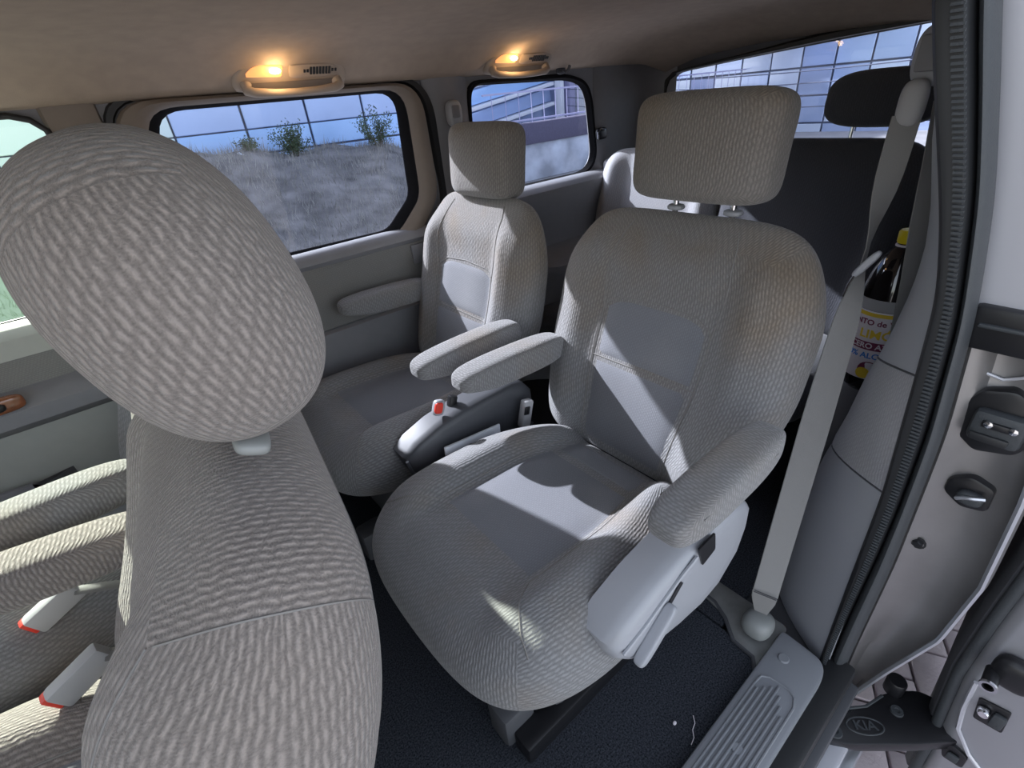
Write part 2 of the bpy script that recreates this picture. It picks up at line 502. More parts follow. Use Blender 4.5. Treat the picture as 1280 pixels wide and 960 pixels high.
# floor pan + carpet
floor = struct('floor', 'dark blue grey carpet on the cabin floor')
grid_obj('carpet', [[(x, y, 0.0) for y in (.10, .15, .4, .8, 1.2, 1.47)] for x in (XF, -.5, 0, .4, .69, .70)], M['carpet'], floor, thick=(0, 0, -.02), flip=True)
grid_obj('carpet', [[(x, y, 0.0) for y in (.26, .4, .8, 1.2, 1.47)] for x in (.705, 1.2, XR)], M['carpet'], floor, thick=(0, 0, -.02), flip=True)
prism('floor_pan', rpoly([(.66, .160), (.690, .180), (.692, .225), (.728, .262), (.745, .34), (.80, .34), (.80, .160)], .015), .004, M['steel_dull'], floor, bev=.001, frame=((0, 0, .001), (1, 0, 0), (0, 1, 0)), label='bare grey metal pan at the carpet edge')
tube('carpet_edge', [(.66, .162, .004), (.686, .180, .004), (.690, .225, .004), (.726, .264, .004), (.745, .30, .004), (.748, .34, .004), (.72, .36, .003), (.705, .40, .002), (.703, .7, .001)], .0045, M['trim_dark'], floor, seg=6)
grid_obj('underbody', [[(x, y, -.03) for y in (.05, 1.5)] for x in (XF, XR)], M['trim_dark'], floor, thick=(0, 0, -.03), flip=True)

# ceiling
ceil_prof = [(1.475, 1.108), (1.455, 1.110), (1.435, 1.114), (1.415, 1.126), (1.385, 1.149), (1.34, 1.175), (1.27, 1.192), (1.17, 1.204), (1.0, 1.214), (.8, 1.216), (.6, 1.212), (.4, 1.20), (.27, 1.182), (.21, 1.155), (.185, 1.11)]
rows = []
xs = [XF, -.6, 0, .5, 1.0, 1.4, 1.6, 1.72, 1.8, 1.87, 1.93, 1.98, 2.03]
for x in xs:
    d = .09 * ss(1.62, 2.02, x) ** 1.3
    beam = .018 * math.exp(-((x - 1.66) / .05) ** 2)
    rows.append([(x, y, z - (d + beam) * ss(1.10, 1.16, z)) for y, z in ceil_prof])
ceiling = grid_obj('ceiling', rows, M['headliner'], thick=(0, 0, .03), kind='structure', label='beige fabric headliner of the van', flip=False)

# right side wall (far wall)
win_door = rpoly([(.165, .716), (.69, .712), (.79, .80), (.80, 1.088), (.168, 1.088)], [.03, .03, .03, .06, .07])
win_quarter = rpoly([(1.03, .757), (1.58, .752), (1.635, .80), (1.60, 1.052), (1.50, 1.082), (1.055, 1.088)], [.04, .06, .05, .08, .05, .05])
win_front = rpoly([(-1.1, .722), (.02, .722), (-.015, 1.095), (-1.0, 1.095)], [.03, .03, .05, .05])
wall = struct('wall_right', 'grey and beige trimmed right side of the cabin')
sheet_holes('wall_panel', [(XF, -.02), (1.68, -.02), (1.68, 1.12), (XF, 1.12)], [win_door, win_quarter, win_front],
            lambda x, z: (x, 1.468, z), M['trim'], wall, thick=(0, .02, 0))
def window_glass(name, outline, m, y=1.476, label=None):
    V = [(x, y, z) for x, z in outline] + [(x, y + .004, z) for x, z in outline]; n = len(outline)
    Fc = [list(range(n)), list(range(2 * n - 1, n - 1, -1))] + [[i, i + n, (i + 1) % n + n, (i + 1) % n] for i in range(n)]
    o = mesh_obj(name, V, Fc[:1], m, None, smooth=False, kind='structure', label=label); return o
def grow(outline, c, d): 
    return [(c[0] + (x - c[0]) * (1 + d / max(.05, math.hypot(x - c[0], z - c[1]))), c[1] + (z - c[1]) * (1 + d / max(.05, math.hypot(x - c[0], z - c[1])))) for x, z in outline]
window_glass('window_1', grow(win_door, (.5, .9), .01), M['glass_rear'], label='blue tinted glass of the right sliding door')
window_glass('window_2', grow(win_quarter, (1.3, .92), .01), M['glass_rear'], label='blue tinted rear quarter glass')
window_glass('window_3', grow(win_front, (-.5, .92), .01), M['glass_front'], label='clear front passenger door glass')

# sliding door card with frame round window_1
door = struct('door_1', 'right sliding door card with padded window frame')
N = 140; cc = (.48, .90)
outer = rpoly([(.085, .0), (.82, .0), (.84, .45), (.905, .80), (.885, 1.118), (.09, 1.122)], [.02, .05, .1, .05, .11, .09], 8)
frame_out = rpoly([(.098, .66), (.76, .665), (.872, .79), (.865, 1.106), (.098, 1.11)], [.03, .06, .06, .09, .085], 8)
a0 = polar(frame_out, cc, N); a1 = polar(win_door, cc, N)
def lerp(a, b, t): return [(p[0] * (1 - t) + q[0] * t, p[1] * (1 - t) + q[1] * t) for p, q in zip(a, b)]
rings = []
for t, y in ((0, 1.468), (0, 1.446), (.08, 1.437), (.35, 1.432), (.62, 1.438), (.80, 1.452), (.80, 1.458), (1.0, 1.464), (1.0, 1.478)):
    rings.append([(x, y, z) for x, z in lerp(a0, a1, t)])
ring_loft('window_frame', rings[:6], M['trim_beige'], door, label='beige grey padded window surround')
rings[-1] = [(x, 1.478, z) for x, z in lerp(a0, a1, 1.14)]
ring_loft('window_seal', rings[5:], M['rubber_matt'], door)
# dark gap seal around the whole door
s0 = polar(rpoly([(.080, .02), (.85, .02), (.86, .45), (.925, .80), (.905, 1.122), (.080, 1.126)], [.02, .05, .1, .05, .11, .09], 8), cc, N)
s1 = polar(rpoly([(.098, .02), (.83, .02), (.84, .45), (.885, .79), (.872, 1.108), (.096, 1.112)], [.02, .05, .1, .05, .09, .085], 8), cc, N)
ring_loft('door_seal', [[(x, 1.468, z) for x, z in s0], [(x, 1.452, z) for x, z in lerp(s0, s1, .2)], [(x, 1.452, z) for x, z in lerp(s0, s1, .8)], [(x, 1.466, z) for x, z in s1]], M['rubber'], door)
def card(name, prof, x0, x1, m, parent, nx=6, **k):
    return grid_obj(name, [[(x, y, z) for y, z in prof] for x in np.linspace(x0, x1, nx)], m, parent, thick=(0, .02, 0), **k)
card('belt_rail', [(1.462, .715), (1.44, .712), (1.425, .70), (1.42, .685), (1.43, .672)], .10, .80, M['trim'], door)
card('door_card', [(1.438, .682), (1.43, .66), (1.428, .55), (1.424, .49), (1.43, .484)], .10, .845, M['trim_cloth'], door)
card('door_card', [(1.432, .484), (1.415, .476), (1.410, .30), (1.415, .05), (1.43, 0.0)], .10, .845, M['trim'], door)
box('handle_cover', (.76, 1.428, .635), (.07, .012, .06), M['trim'], door, bev=.004)

# front passenger door card
fd = struct('door_2', 'front passenger door card in pale trim')
card('belt_rail', [(1.462, .722), (1.43, .716), (1.41, .70), (1.405, .66)], -1.2, .03, M['door_pale'], fd)
card('door_card', [(1.41, .67), (1.415, .62), (1.41, .585)], -1.2, .03, M['trim_cloth'], fd)
card('armrest', [(1.42, .60), (1.38, .582), (1.36, .565), (1.365, .53), (1.40, .505)], -1.2, -.06, M['trim'], fd)
card('door_card', [(1.41, .52), (1.405, .42), (1.41, .2), (1.41, 0)], -1.2, .03, M['door_pale'], fd)
grid_obj('map_pocket', [[(x, 1.36 + .05 * ss(-.34, -.27, x), z) for z in (.05, .3, .38, .40 - .08 * ss(-.36, -.27, x))] for x in np.linspace(-1.1, -.27, 12)], M['trim'], fd, thick=(0, .01, 0))
rb_obj('handle_bezel', (-.33, 1.366, .586), (.06, .018, .012), M['wood'], fd, res=10, order='xzy', label='glossy brown wood bezel')
rb_obj('door_handle', (-.335, 1.352, .586), (.035, .009, .008), M['black'], fd, res=8, order='xzy')
# B pillar (between the two right doors)
tp = struct('trim_1', 'beige pillar trim between front door and sliding door')
grid_obj('pillar_trim', [[(x, y, z) for x, y in ((-.012 + .03 * (1.1 - z), 1.465), (-.006 + .03 * (1.1 - z), 1.456), (.03, 1.450), (.065, 1.450), (.082, 1.455), (.086, 1.468))] for z in (0, .4, .7, .9, 1.0, 1.113)], M['trim_beige'], tp, thick=(0, .01, 0))
tube('window_seal', [(x, 1.455, z) for x, z in [(-.9, 1.098), (-.4, 1.10), (-.06, 1.10), (-.03, 1.09), (-.012, 1.07), (-.004, 1.0), (.01, .86), (.025, .722)]], .006, M['rubber'], tp)
# C pillar, right (with belt)
tc_ = struct('trim_2', 'grey pillar trim behind the right sliding door')
grid_obj('pillar_trim', [[(x, y, z) for x, y in ((.88 - .05 * ss(.75, .3, z), 1.466), (.905 - .05 * ss(.75, .3, z), 1.452), (.95, 1.446), (1.01, 1.449), (1.045, 1.466))] for z in (0, .3, .45, .6, .75, .9, 1.04, 1.114)], M['trim'], tc_, thick=(0, .01, 0))
# quarter window black border
qc = (1.32, .92)
q1 = polar(win_quarter, qc, N); q0 = polar(grow(win_quarter, qc, .018), qc, N)
ring_loft('trim_3', [[(x, 1.468, z) for x, z in q0], [(x, 1.458, z) for x, z in lerp(q0, q1, .2)], [(x, 1.458, z) for x, z in lerp(q0, q1, .9)], [(x, 1.478, z) for x, z in lerp(q0, q1, 1.4)]], M['rubber_matt'], kind='structure', label='black rubber edge round the rear quarter glass')
# quarter lower panel with shelf and moulded armrest
qp = struct('trim_4', 'grey moulded side panel under the rear quarter glass')
rows = []
for x in np.linspace(.86, 1.72, 24):
    k = ss(1.10, 1.25, x); e = ss(1.72, 1.58, x)
    rows.append([(x, 1.466, .752), (x, 1.44, .756), (x, 1.405, .75), (x, 1.385, .735), (x, 1.38, .70), (x, 1.395 + .01 * k, .62), (x, 1.40 + .005 * k, .53), (x, 1.385, .515),
                 (x, 1.40 - .10 * k * e, .50), (x, 1.40 - .13 * k * e, .488), (x, 1.40 - .135 * k * e, .465), (x, 1.40 - .11 * k * e, .43), (x, 1.40 - .10 * k, .3), (x, 1.40 - .10 * k, 0)])
grid_obj('side_panel', rows, M['trim'], qp, thick=(0, .01, 0))
# D pillar + rear corner
dp = struct('trim_5', 'grey rear corner pillar trim')
rows = []
for z in (0, .4, .60, .76, .79, .85, .95, 1.03, 1.07, 1.13):
    f = ss(.72, .80, z)
    o = (1 - f) * -.03
    rows.append([(1.63, 1.469, z), (1.65, 1.455 + o, z), (1.72, 1.45 + o, z), (1.82, 1.442 + o, z), (1.90, 1.43 + o, z), (1.95, 1.41 + o, z), (1.975, 1.38 + o, z), (1.985, 1.34, z)])
grid_obj('pillar_trim', rows, M['trim'], dp, thick=(.005, .02, 0))
rb_obj('corner_cap', (1.70, 1.40, .765), (.055, .045, .030), M['plastic_light'], dp, n=3, res=10)
# latch of the quarter glass
vl = empty('window_latch', (1.64, 1.45, .89), 'small black vent window latch behind the rear quarter glass', 'latch')
rb_obj('latch_base', (1.655, 1.445, .885), (.03, .022, .012), M['black'], vl, n=3, res=8, order='xzy')
tube('latch_lever', [(1.655, 1.434, .897), (1.635, 1.428, .903), (1.622, 1.434, .893), (1.628, 1.436, .868)], .0045, M['chrome'], vl, seg=6)
hk = empty('coat_hook', (1.44, 1.40, 1.085), 'small dark coat hook on the headliner beside the rear grab handle', 'hook')
rb_obj('hook_base', (1.44, 1.445, 1.108), (.02, .014, .008), M['trim_dark'], hk, n=3, res=8, order='xzy')
tube('hook_arm', [(1.44, 1.44, 1.108), (1.44, 1.42, 1.098), (1.445, 1.412, 1.106), (1.45, 1.41, 1.118)], .005, M['trim_dark'], hk, seg=6)

# rear wall with rear window
win_rear = rpoly([(.13, .765), (1.375, .765), (1.372, 1.062), (.9, 1.098), (.13, 1.14)], [.05, .05, .06, .3, .05])
wr = struct('wall_rear', 'tailgate trim below and around the rear window')
sheet_holes('tailgate_panel', [(-.02, -.02), (1.50, -.02), (1.50, 1.20), (-.02, 1.20)], [win_rear], lambda y, z: (1.99 + .0, y, z), M['trim_dark'], wr, thick=(.02, 0, 0))
rc = (.75, .93)
r1 = polar(win_rear, rc, N); r0 = polar(grow(win_rear, rc, .03), rc, N)
ring_loft('window_seal', [[(1.985, y, z) for y, z in r0], [(1.97, y, z) for y, z in lerp(r0, r1, .3)], [(1.97, y, z) for y, z in lerp(r0, r1, .8)], [(2.0, y, z) for y, z in r1]], M['rubber'], wr)
V = [(2.0, y, z) for y, z in grow(win_rear, rc, .01)]
mesh_obj('window_4', V, [list(range(len(V)))], M['glass_rear'], smooth=False, kind='structure', label='tinted rear window glass')
box('wiper_motor_cover', (1.965, .93, .775), (.03, .16, .03), M['black'], wr, bev=.008)

# left rear wall behind the open sliding door
wl = struct('wall_left', 'dark left side panel behind the rear bench')
sheet_holes('wall_panel', [(.90, -.05), (2.0, -.05), (2.0, 1.19), (.90, 1.19)], [rpoly([(1.1, .76), (1.9, .76), (1.85, 1.05), (1.1, 1.05)], .05)], lambda x, z: (x, .10 + .07 * ss(.6, 1.15, z), z), M['trim_dark'], wl, thick=(0, -.015, 0))
V = [(x, .085 + .07 * ss(.6, 1.15, z), z) for x, z in rpoly([(1.09, .75), (1.91, .75), (1.86, 1.06), (1.09, 1.06)], .05)]
mesh_obj('window_5', V, [list(range(len(V)))], M['glass_rear'], smooth=False, kind='structure', label='tinted left rear quarter glass')
rb_obj('wheel_arch', (1.42, .18, .19), (.42, .15, .21), M['trim_dark'], wl, n=5, mm=5, res=20)
# front-left door and front bulkhead (outside the frame, they only shade the cabin)
wfl = struct('door_3', 'driver door')
box('door_panel', (-.77, -.02, .33), (1.06, .05, .78), M['trim'], wfl)
wf = struct('wall_front', 'dashboard and bulkhead')
box('dashboard', (-1.35, .75, .32), (.25, 1.5, .80), M['trim'], wf, bev=.04)
cn = empty('floor_console', (-.5, .76, 0), 'pale plastic tray on the floor between the two front seats', 'console')
box('console_body', (-.42, .81, .10), (.55, .12, .20), M['plastic_light'], cn, bev=.015)
box('console_mat', (-.42, .81, .202), (.45, .08, .006), M['trim_beige'], cn, bev=.002)

# ------------------------------------------------------------------ left pillar trim (three zones), seal, jamb
inner = [(1.20, .235), (1.098, .217), (1.021, .195), (.938, .162), (.868, .132), (.78, .117), (.653, .107), (.453, .093), (.22, .09), (.111, .088), (0, .086), (-.06, .084)]
mid = [(1.20, .197), (1.093, .185), (1.0, .155), (.868, .112), (.749, .092), (.577, .077), (.423, .072), (.303, .072), (.149, .075), (.032, .075), (-.06, .072)]
outr = [(1.20, .190), (1.091, .171), (.95, .122), (.842, .092), (.738, .078), (.566, .060), (.463, .056), (.286, .05), (.139, .05), (.017, .05), (-.06, .048)]
sil = [(1.20, .235), (1.06, .222), (.95, .212), (.86, .19), (.80, .182), (.73, .182), (.65, .190), (.57, .202), (.45, .215), (.34, .235), (.2, .252), (.05, .262), (-.06, .265)]
def li(tab, z):
    t = sorted(tab); return float(np.interp(z, [a for a, b in t], [b for a, b in t]))
def smooth_tab(tab):
    z = np.linspace(-.2, 1.3, 151); t_ = sorted(tab)
    v = np.interp(z, [a for a, b in t_], [b for a, b in t_]); k = np.exp(-np.linspace(-2, 2, 15) ** 2); k /= k.sum()
    v = np.convolve(np.pad(v, 7, mode='edge'), k, 'valid'); return list(zip(z.tolist(), v.tolist()))
inner = [(1.20, .237), (1.098, .213), (1.02, .189), (.94, .162), (.868, .139)] + inner[5:]
mid = [(1.20, .205), (1.093, .180), (1.0, .151), (.9, .122), (.8, .102)] + mid[4:]
outr = [(1.20, .192), (1.091, .163), (1.0, .136), (.9, .108), (.8, .088)] + outr[4:]
inner, mid, outr = smooth_tab(inner), smooth_tab(mid), smooth_tab(outr)
cp = struct('trim_6', 'left pillar trim behind the door opening with a ribbed cloth band')
def zone(name, z0, z1, m, n=14, push=0.0):
    rows = []
    for i in range(n):
        t = i / (n - 1)
        row = []
        for j in range(15):
            s = j / 14
            if s < .75:
                q = s / .75
                x = .785 + .225 * q
                zz0 = z0[0] + (z0[1] - z0[0]) * q; zz1 = z1[0] + (z1[1] - z1[0]) * q
                z = zz0 + (zz1 - zz0) * t
                yi = li(inner, z); ys = li(sil, z)
                y = yi + (ys - yi) * (1 - (1 - q) ** 2.2)
            else:
                q = (s - .75) / .25
                z = z0[1] + (z1[1] - z0[1]) * t
                x = 1.01 + .03 * math.sin(q * math.pi / 2)
                y = li(sil, z) - .11 * (1 - math.cos(q * math.pi / 2))
            row.append((x, y + push * math.sin(math.pi * min(1, max(0, t))) ** .3, z))
        rows.append(row)
    return grid_obj(name, rows, m, cp, thick=(.004, -.012, 0), flip=True)
zone('upper_trim', (.665, .575), (1.19, 1.19), M['plastic'], 22)
zone('cloth_band', (.455, .365), (.663, .573), M['bench'], 12, .003)
zone('lower_trim', (-.02, -.02), (.453, .363), M['plastic'], 16)
tube('trim_seam', [(.785 + .225 * q, li(inner, z) + (li(sil, z) - li(inner, z)) * (1 - (1 - q) ** 2.2) - .001, z) for q in np.linspace(0, 1, 12) for z in [.664 + (.574 - .664) * q]], .0022, M['trim_dark'], cp, seg=5)
tube('trim_seam', [(.785 + .225 * q, li(inner, z) + (li(sil, z) - li(inner, z)) * (1 - (1 - q) ** 2.2) - .001, z) for q in np.linspace(0, 1, 12) for z in [.454 + (.364 - .454) * q]], .0022, M['trim_dark'], cp, seg=5)

seal = struct('trim_7', 'black ribbed rubber weatherstrip round the left door opening')
zs = np.linspace(1.2, -.055, 90)
rows = []; rows2 = []
for z in zs:
    yi, ym, yo = li(inner, z) + .004, li(mid, z), li(outr, z)
    rows.append([(.800, yi, z), (.782, yi - .001, z), (.774, yi - .006, z), (.773, (yi * .6 + ym * .4), z), (.776, ym + .006, z), (.790, ym + .001, z), (.805, ym, z)])
    row = []
    for a in np.linspace(0, math.pi, 9):
        row.append((.815 - .028 * math.sin(a), (ym + yo) / 2 + (ym - yo) / 2 * math.cos(a), z))
    rows2.append(row)
grid_obj('seal_lip', rows, M['rubber'], seal, thick=(.01, 0, 0))
grid_obj('seal_bulb', rows2, M['rubber_soft'], seal, thick=(.01, 0, 0))
# fine ribs on the lip
Vr = []; Fr = []
for i, z in enumerate(np.arange(-.02, 1.18, .006)):
    yi, ym = li(inner, z), li(mid, z)
    V, Fc = box_vf((.7715, ym + (yi - ym) * .30, z), (.004, (yi - ym) * .34 + .002, .003))
    Fr += [[a + len(Vr) * 1 for a in f] for f in Fc]; Vr += V.tolist()
mesh_obj('seal_ribs', Vr, Fr, M['rubber_soft'], seal, smooth=False, kind='stuff')

# painted jamb
jamb = struct('trim_8', 'silver painted door jamb outside the weatherstrip')
edge = [(1.25, .10), (1.1, .055), (.95, .015), (.80, -.01), (.68, -.03), (.49, -.05), (.32, -.06), (.17, -.05), (.02, -.012), (-.12, .02), (-.25, .03)]
rows = []
for z in np.linspace(1.22, .745, 12):
    yo = li(outr, z); ye = li(edge, z)
    rows.append([(.845, yo + .01, z), (.842, yo - .004, z), (.840, yo * .5 + ye * .5, z), (.838, yo * .3 + ye * .7, z), (.850, ye, z), (.90, ye - .004, z), (1.2, ye - .006, z), (2.05, ye - .006, z)])
grid_obj('quarter_panel', rows, M['paint_white'], jamb, flip=True)
rows = []
for z in np.linspace(.745, -.22, 44):
    yo = li(outr, z); ye = li(edge, z); w = yo - ye
    dz = .014 * math.exp(-((z - .69) / .05) ** 2)
    rows.append([(.845, yo + .01, z), (.838, yo - .002, z), (.842 + .0, yo - .10 * w, z), (.856 + dz, yo - .25 * w, z), (.860 + dz, yo - .5 * w, z), (.857, yo - .75 * w, z), (.848, yo - .90 * w, z), (.838, yo - .96 * w, z), (.837, ye + .001, z), (.845, ye - .002, z), (.88, ye - .004, z), (2.05, ye - .006, z)])
grid_obj('jamb_panel', rows, M['paint_warm'], jamb, flip=True)
tube('jamb_bead', [(.834, li(edge, z) + .004, z) for z in np.linspace(.55, -.2, 40)], .0045, M['steel'], jamb, seg=6)
tube('jamb_crease', [(.862, .055, .66), (.862, .03, .655), (.862, .012, .665), (.862, .0, .69), (.862, -.004, .735)], .0025, M['paint_white'], jamb, seg=6)
# slide rail
rl = empty('slide_rail', (.86, -.03, .735), 'black and grey sliding door rail beside the upper end of the jamb', 'rail')
box('rail_body', (1.30, -.005, .735), (.95, .05, .045), M['black'], rl, bev=.004)
box('rail_lip', (1.295, -.028, .752), (.97, .02, .006), M['steel'], rl, bev=.002)
box('rail_lip', (.826, .025, .738), (.008, .10, .006), M['rubber_soft'], rl, bev=.003)
box('rail_mouth', (.842, .025, .732), (.03, .12, .060), M['black'], rl, bev=.006)
# latches on the jamb
lt = empty('door_striker', (.85, .02, .59), 'large black striker housing below the rail on the door jamb', 'striker')
prism('housing', rpoly([(-.030, -.040), (.012, -.052), (.040, -.030), (.046, .012), (.030, .045), (-.004, .055), (-.036, .032), (-.042, -.012)], .008, 4), .030, M['black'], lt, bev=.004, frame=((.846, .014, .595), (0, 1, 0), (0, 0, 1)))
box('striker_block', (.842, .012, .592), (.022, .058, .050), M['rubber_soft'], lt, bev=.008)
box('striker_slot', (.830, .012, .600), (.006, .034, .010), M['black'], lt, bev=.002)
box('striker_slot', (.830, .016, .578), (.006, .042, .012), M['rubber'], lt, bev=.003)
for yy in (-.004, .022): lathe('bolt', [(0, 0), (.005, 0), (.005, .004), (0, .005)], (.829, yy, .602), M['chrome'], lt, seg=8, rot=rotm(y=-90))
l2 = empty('door_buffer', (.85, .005, .47), 'small black rubber buffer plug under the striker housing on the jamb', 'buffer')
prism('plug', rpoly([(-.026, -.022), (.004, -.030), (.030, -.012), (.030, .014), (.006, .030), (-.024, .020)], .008, 4), .030, M['black'], l2, bev=.005, frame=((.846, .006, .47), (0, 1, 0), (0, 0, 1)))
rb_obj('plug_core', (.842, .004, .466), (.016, .012, .008), M['rubber_soft'], l2, res=8, order='yzx', n=2.5)
tube('plug_clip', [(.835, -.012, .478), (.832, .0, .474), (.832, .010, .470), (.835, .018, .462)], .003, M['steel'], l2, seg=6)
l3 = empty('jamb_bolt', (.85, .038, .34), 'little black bolt beside the weatherstrip low on the jamb', 'bolt')
lathe('bolt_head', [(0, .008), (.006, .008), (.009, .004), (.009, 0)], (.847, .035, .340), M['black'], l3, seg=6, rot=rotm(y=-90))
lathe('bolt_flange', [(.009, .002), (.012, .002), (.012, 0)], (.847, .035, .340), M['rubber'], l3, seg=12, rot=rotm(y=-90))

# ------------------------------------------------------------------ sill plate
sp = empty('sill_plate', (.3, .12, 0), 'grey ribbed plastic sill plate across the left door opening', 'sill plate')
out = rpoly([(-.3, .066), (.735, .066), (.768, .080), (.775, .165), (-.3, .165)], [.01, .03, .02, .012, .01], 5)
prism('plate', out, .018, M['sill'], sp, bev=.006, frame=((0, 0, .004), (1, 0, 0), (0, 1, 0)))
tube('groove_rim', [(x, y, .0225) for x, y in [(-.3, .080), (.55, .080), (.635, .080), (.655, .087), (.663, .10), (.660, .135), (.650, .148), (.63, .150), (-.3, .150)]], .0022, M['sill'], sp, seg=6)
for i, y in enumerate(np.linspace(.088, .142, 7)):
    e = .655 - .05 * abs(i - 3) / 3 * (1 if i < 3 else .6)
    box('rib', ((e - .3) / 2, y, .0235), (e + .3, .0045, .004), M['sill'], sp, bev=.0015)
for x, y in ((.715, .135), (.50, .115), (.2, .115)): lathe('screw_cap', [(0, .004), (.009, .004), (.011, .001), (.011, 0)], (x, y, .021), M['sill'], sp, seg=20)
# outer sill steps
st = struct('trim_9', 'painted metal sill step below the plate')
box('sill_channel', (.1, .055, -.02), (1.42, .05, .06), M['rubber'], st, bev=.01)
box('sill_channel', (.1, .04, -.09), (1.42, .05, .10), M['trim_dark'], st, bev=.006)
box('rocker_step', (.07, .012, -.165), (1.45, .05, .06), M['paint_white'], st, bev=.008)
box('rocker_step', (.07, -.016, -.21), (1.45, .035, .08), M['steel'], st, bev=.012)

# ------------------------------------------------------------------ sliding door arm and open door
sd = empty('sliding_door', (1.2, -.2, -.2), 'open grey sliding door with holes and plugs along its front edge', 'door')
arm_out = rpoly([(.66, .085), (.700, .060), (.716, .018), (.737, -.010), (.832, -.096), (.90, -.150), (.965, -.120), (.952, -.066), (.918, -.035), (.884, -.016), (.836, -.003), (.790, .030), (.772, .046), (.755, .09)], .012, 4)
ar = prism('roller_arm', arm_out, .030, M['black'], sd, bev=.004, frame=((0, 0, -.151), (1, 0, 0), (0, 1, 0)))
tube('arm_rim', [(.775, .044, -.120), (.80, .022, -.120), (.838, -.006, -.120), (.884, -.020, -.120)], .003, M['rubber_soft'], ar, seg=6)
lathe('roller', [(0, .02), (.016, .02), (.018, .016), (.018, -.016), (.016, -.02)], (.915, -.030, -.105), M['black'], ar, seg=20)
for x, y, r in ((.722, .060, .010), (.742, .018, .013), (.872, -.050, .011)):
    lathe('rivet', [(0, .002), (r * .4, .002), (r * .5, .004), (r, .004), (r * 1.1, 0)], (x, y, -.121), M['rubber_soft'], ar, seg=18)
# oval emblem with raised letters
ang = math.atan2(-.075, .075)
ev = [(0.035 * math.cos(t), .0165 * math.sin(t)) for t in np.linspace(0, 2 * math.pi, 28, endpoint=False)]
ca, sa = math.cos(ang), math.sin(ang); EC = np.array((.796, -.018, -.1205))
tube('emblem_oval', [(EC[0] + u * ca - v * sa, EC[1] + u * sa + v * ca, EC[2]) for u, v in ev], .0018, M['rubber_soft'], ar, seg=6, closed=True)
V, Fc = text_vf('KIA', .024, .0012, 1.15)
V = np.stack([EC[0] + V[:, 0] * ca - V[:, 1] * sa, EC[1] + V[:, 0] * sa + V[:, 1] * ca, EC[2] + V[:, 2] + .001], 1)
mesh_obj('emblem_letters', V, Fc, M['rubber_soft'], ar, smooth=False)

edged = [(1.1, -.02), (.60, -.055), (.45, -.068), (.35, -.075), (.20, -.072), (.05, -.072), (-.10, -.085), (-.20, -.095), (-.32, -.10)]
rows = []
for z in np.linspace(1.1, -.32, 40):
    y0 = li(edged, z)
    rows.append([(2.0, y0, z), (.98, y0, z), (.93, y0 - .002, z), (.915, y0 - .010, z), (.910, y0 - .03, z), (.898, y0 - .04, z), (.895, y0 - .05, z), (.895, y0 - .12, z), (.893, y0 - .16, z), (.90, y0 - .18, z), (2.0, y0 - .2, z)])
A = rows
grid_obj('inner_skin', [r[:5] for r in A], M['trim_dark'], sd, flip=True)
grid_obj('front_edge', [r[4:] for r in A], M['paint'], sd, flip=True)
tube('door_seal', [(.905, li(edged, z) - .022, z) for z in np.linspace(1.1, -.32, 40)], .009, M['rubber_soft'], sd)
def yz(c, s): return ((c[0], c[1], c[2]), (0, 1, 0), (0, 0, 1))
plug = prism('latch_recess', rpoly([(-.022, -.030), (.018, -.034), (.026, .024), (-.016, .032)], .005, 3), .006, M['black'], sd, bev=.002, frame=yz((.891, -.158, .005), 0))
lathe('latch_pin', [(0, .012), (.007, .012), (.009, .008), (.009, 0)], (.888, -.146, .010), M['chrome'], sd, seg=16, rot=rotm(y=-90))
box('latch_claw', (.887, -.166, .004), (.010, .018, .036), M['rubber_soft'], sd, bev=.004)
prism('edge_plug', rpoly([(-.020, -.022), (.012, -.026), (.022, .010), (.008, .026), (-.018, .016)], .007, 4), .010, M['black'], sd, bev=.003, frame=yz((.886, -.150, -.155), 0))
box('plug_cap', (.882, -.150, -.157), (.006, .018, .020), M['rubber_soft'], sd, bev=.004)
rb_obj('buffer_block', (.884, -.148, .135), (.030, .034, .016), M['black'], sd, res=10, order='yzx', n=3)
lathe('buffer_tube', [(.006, .040), (.009, .040), (.011, .036), (.011, 0)], (.882, -.125, .122), M['black'], sd, seg=20, rot=rotm(y=-90, z=0) @ np.eye(3))
lathe('buffer_ring', [(.008, .042), (.012, .042), (.0125, .038), (.011, .037)], (.882, -.125, .122), M['chrome'], sd, seg=20, rot=rotm(y=-90))
tube('edge_bead', [(.892, -.118, .06), (.891, -.124, -.02), (.891, -.134, -.08), (.891, -.165, -.13), (.892, -.21, -.17)], .004, M['paint_white'], sd, seg=6)

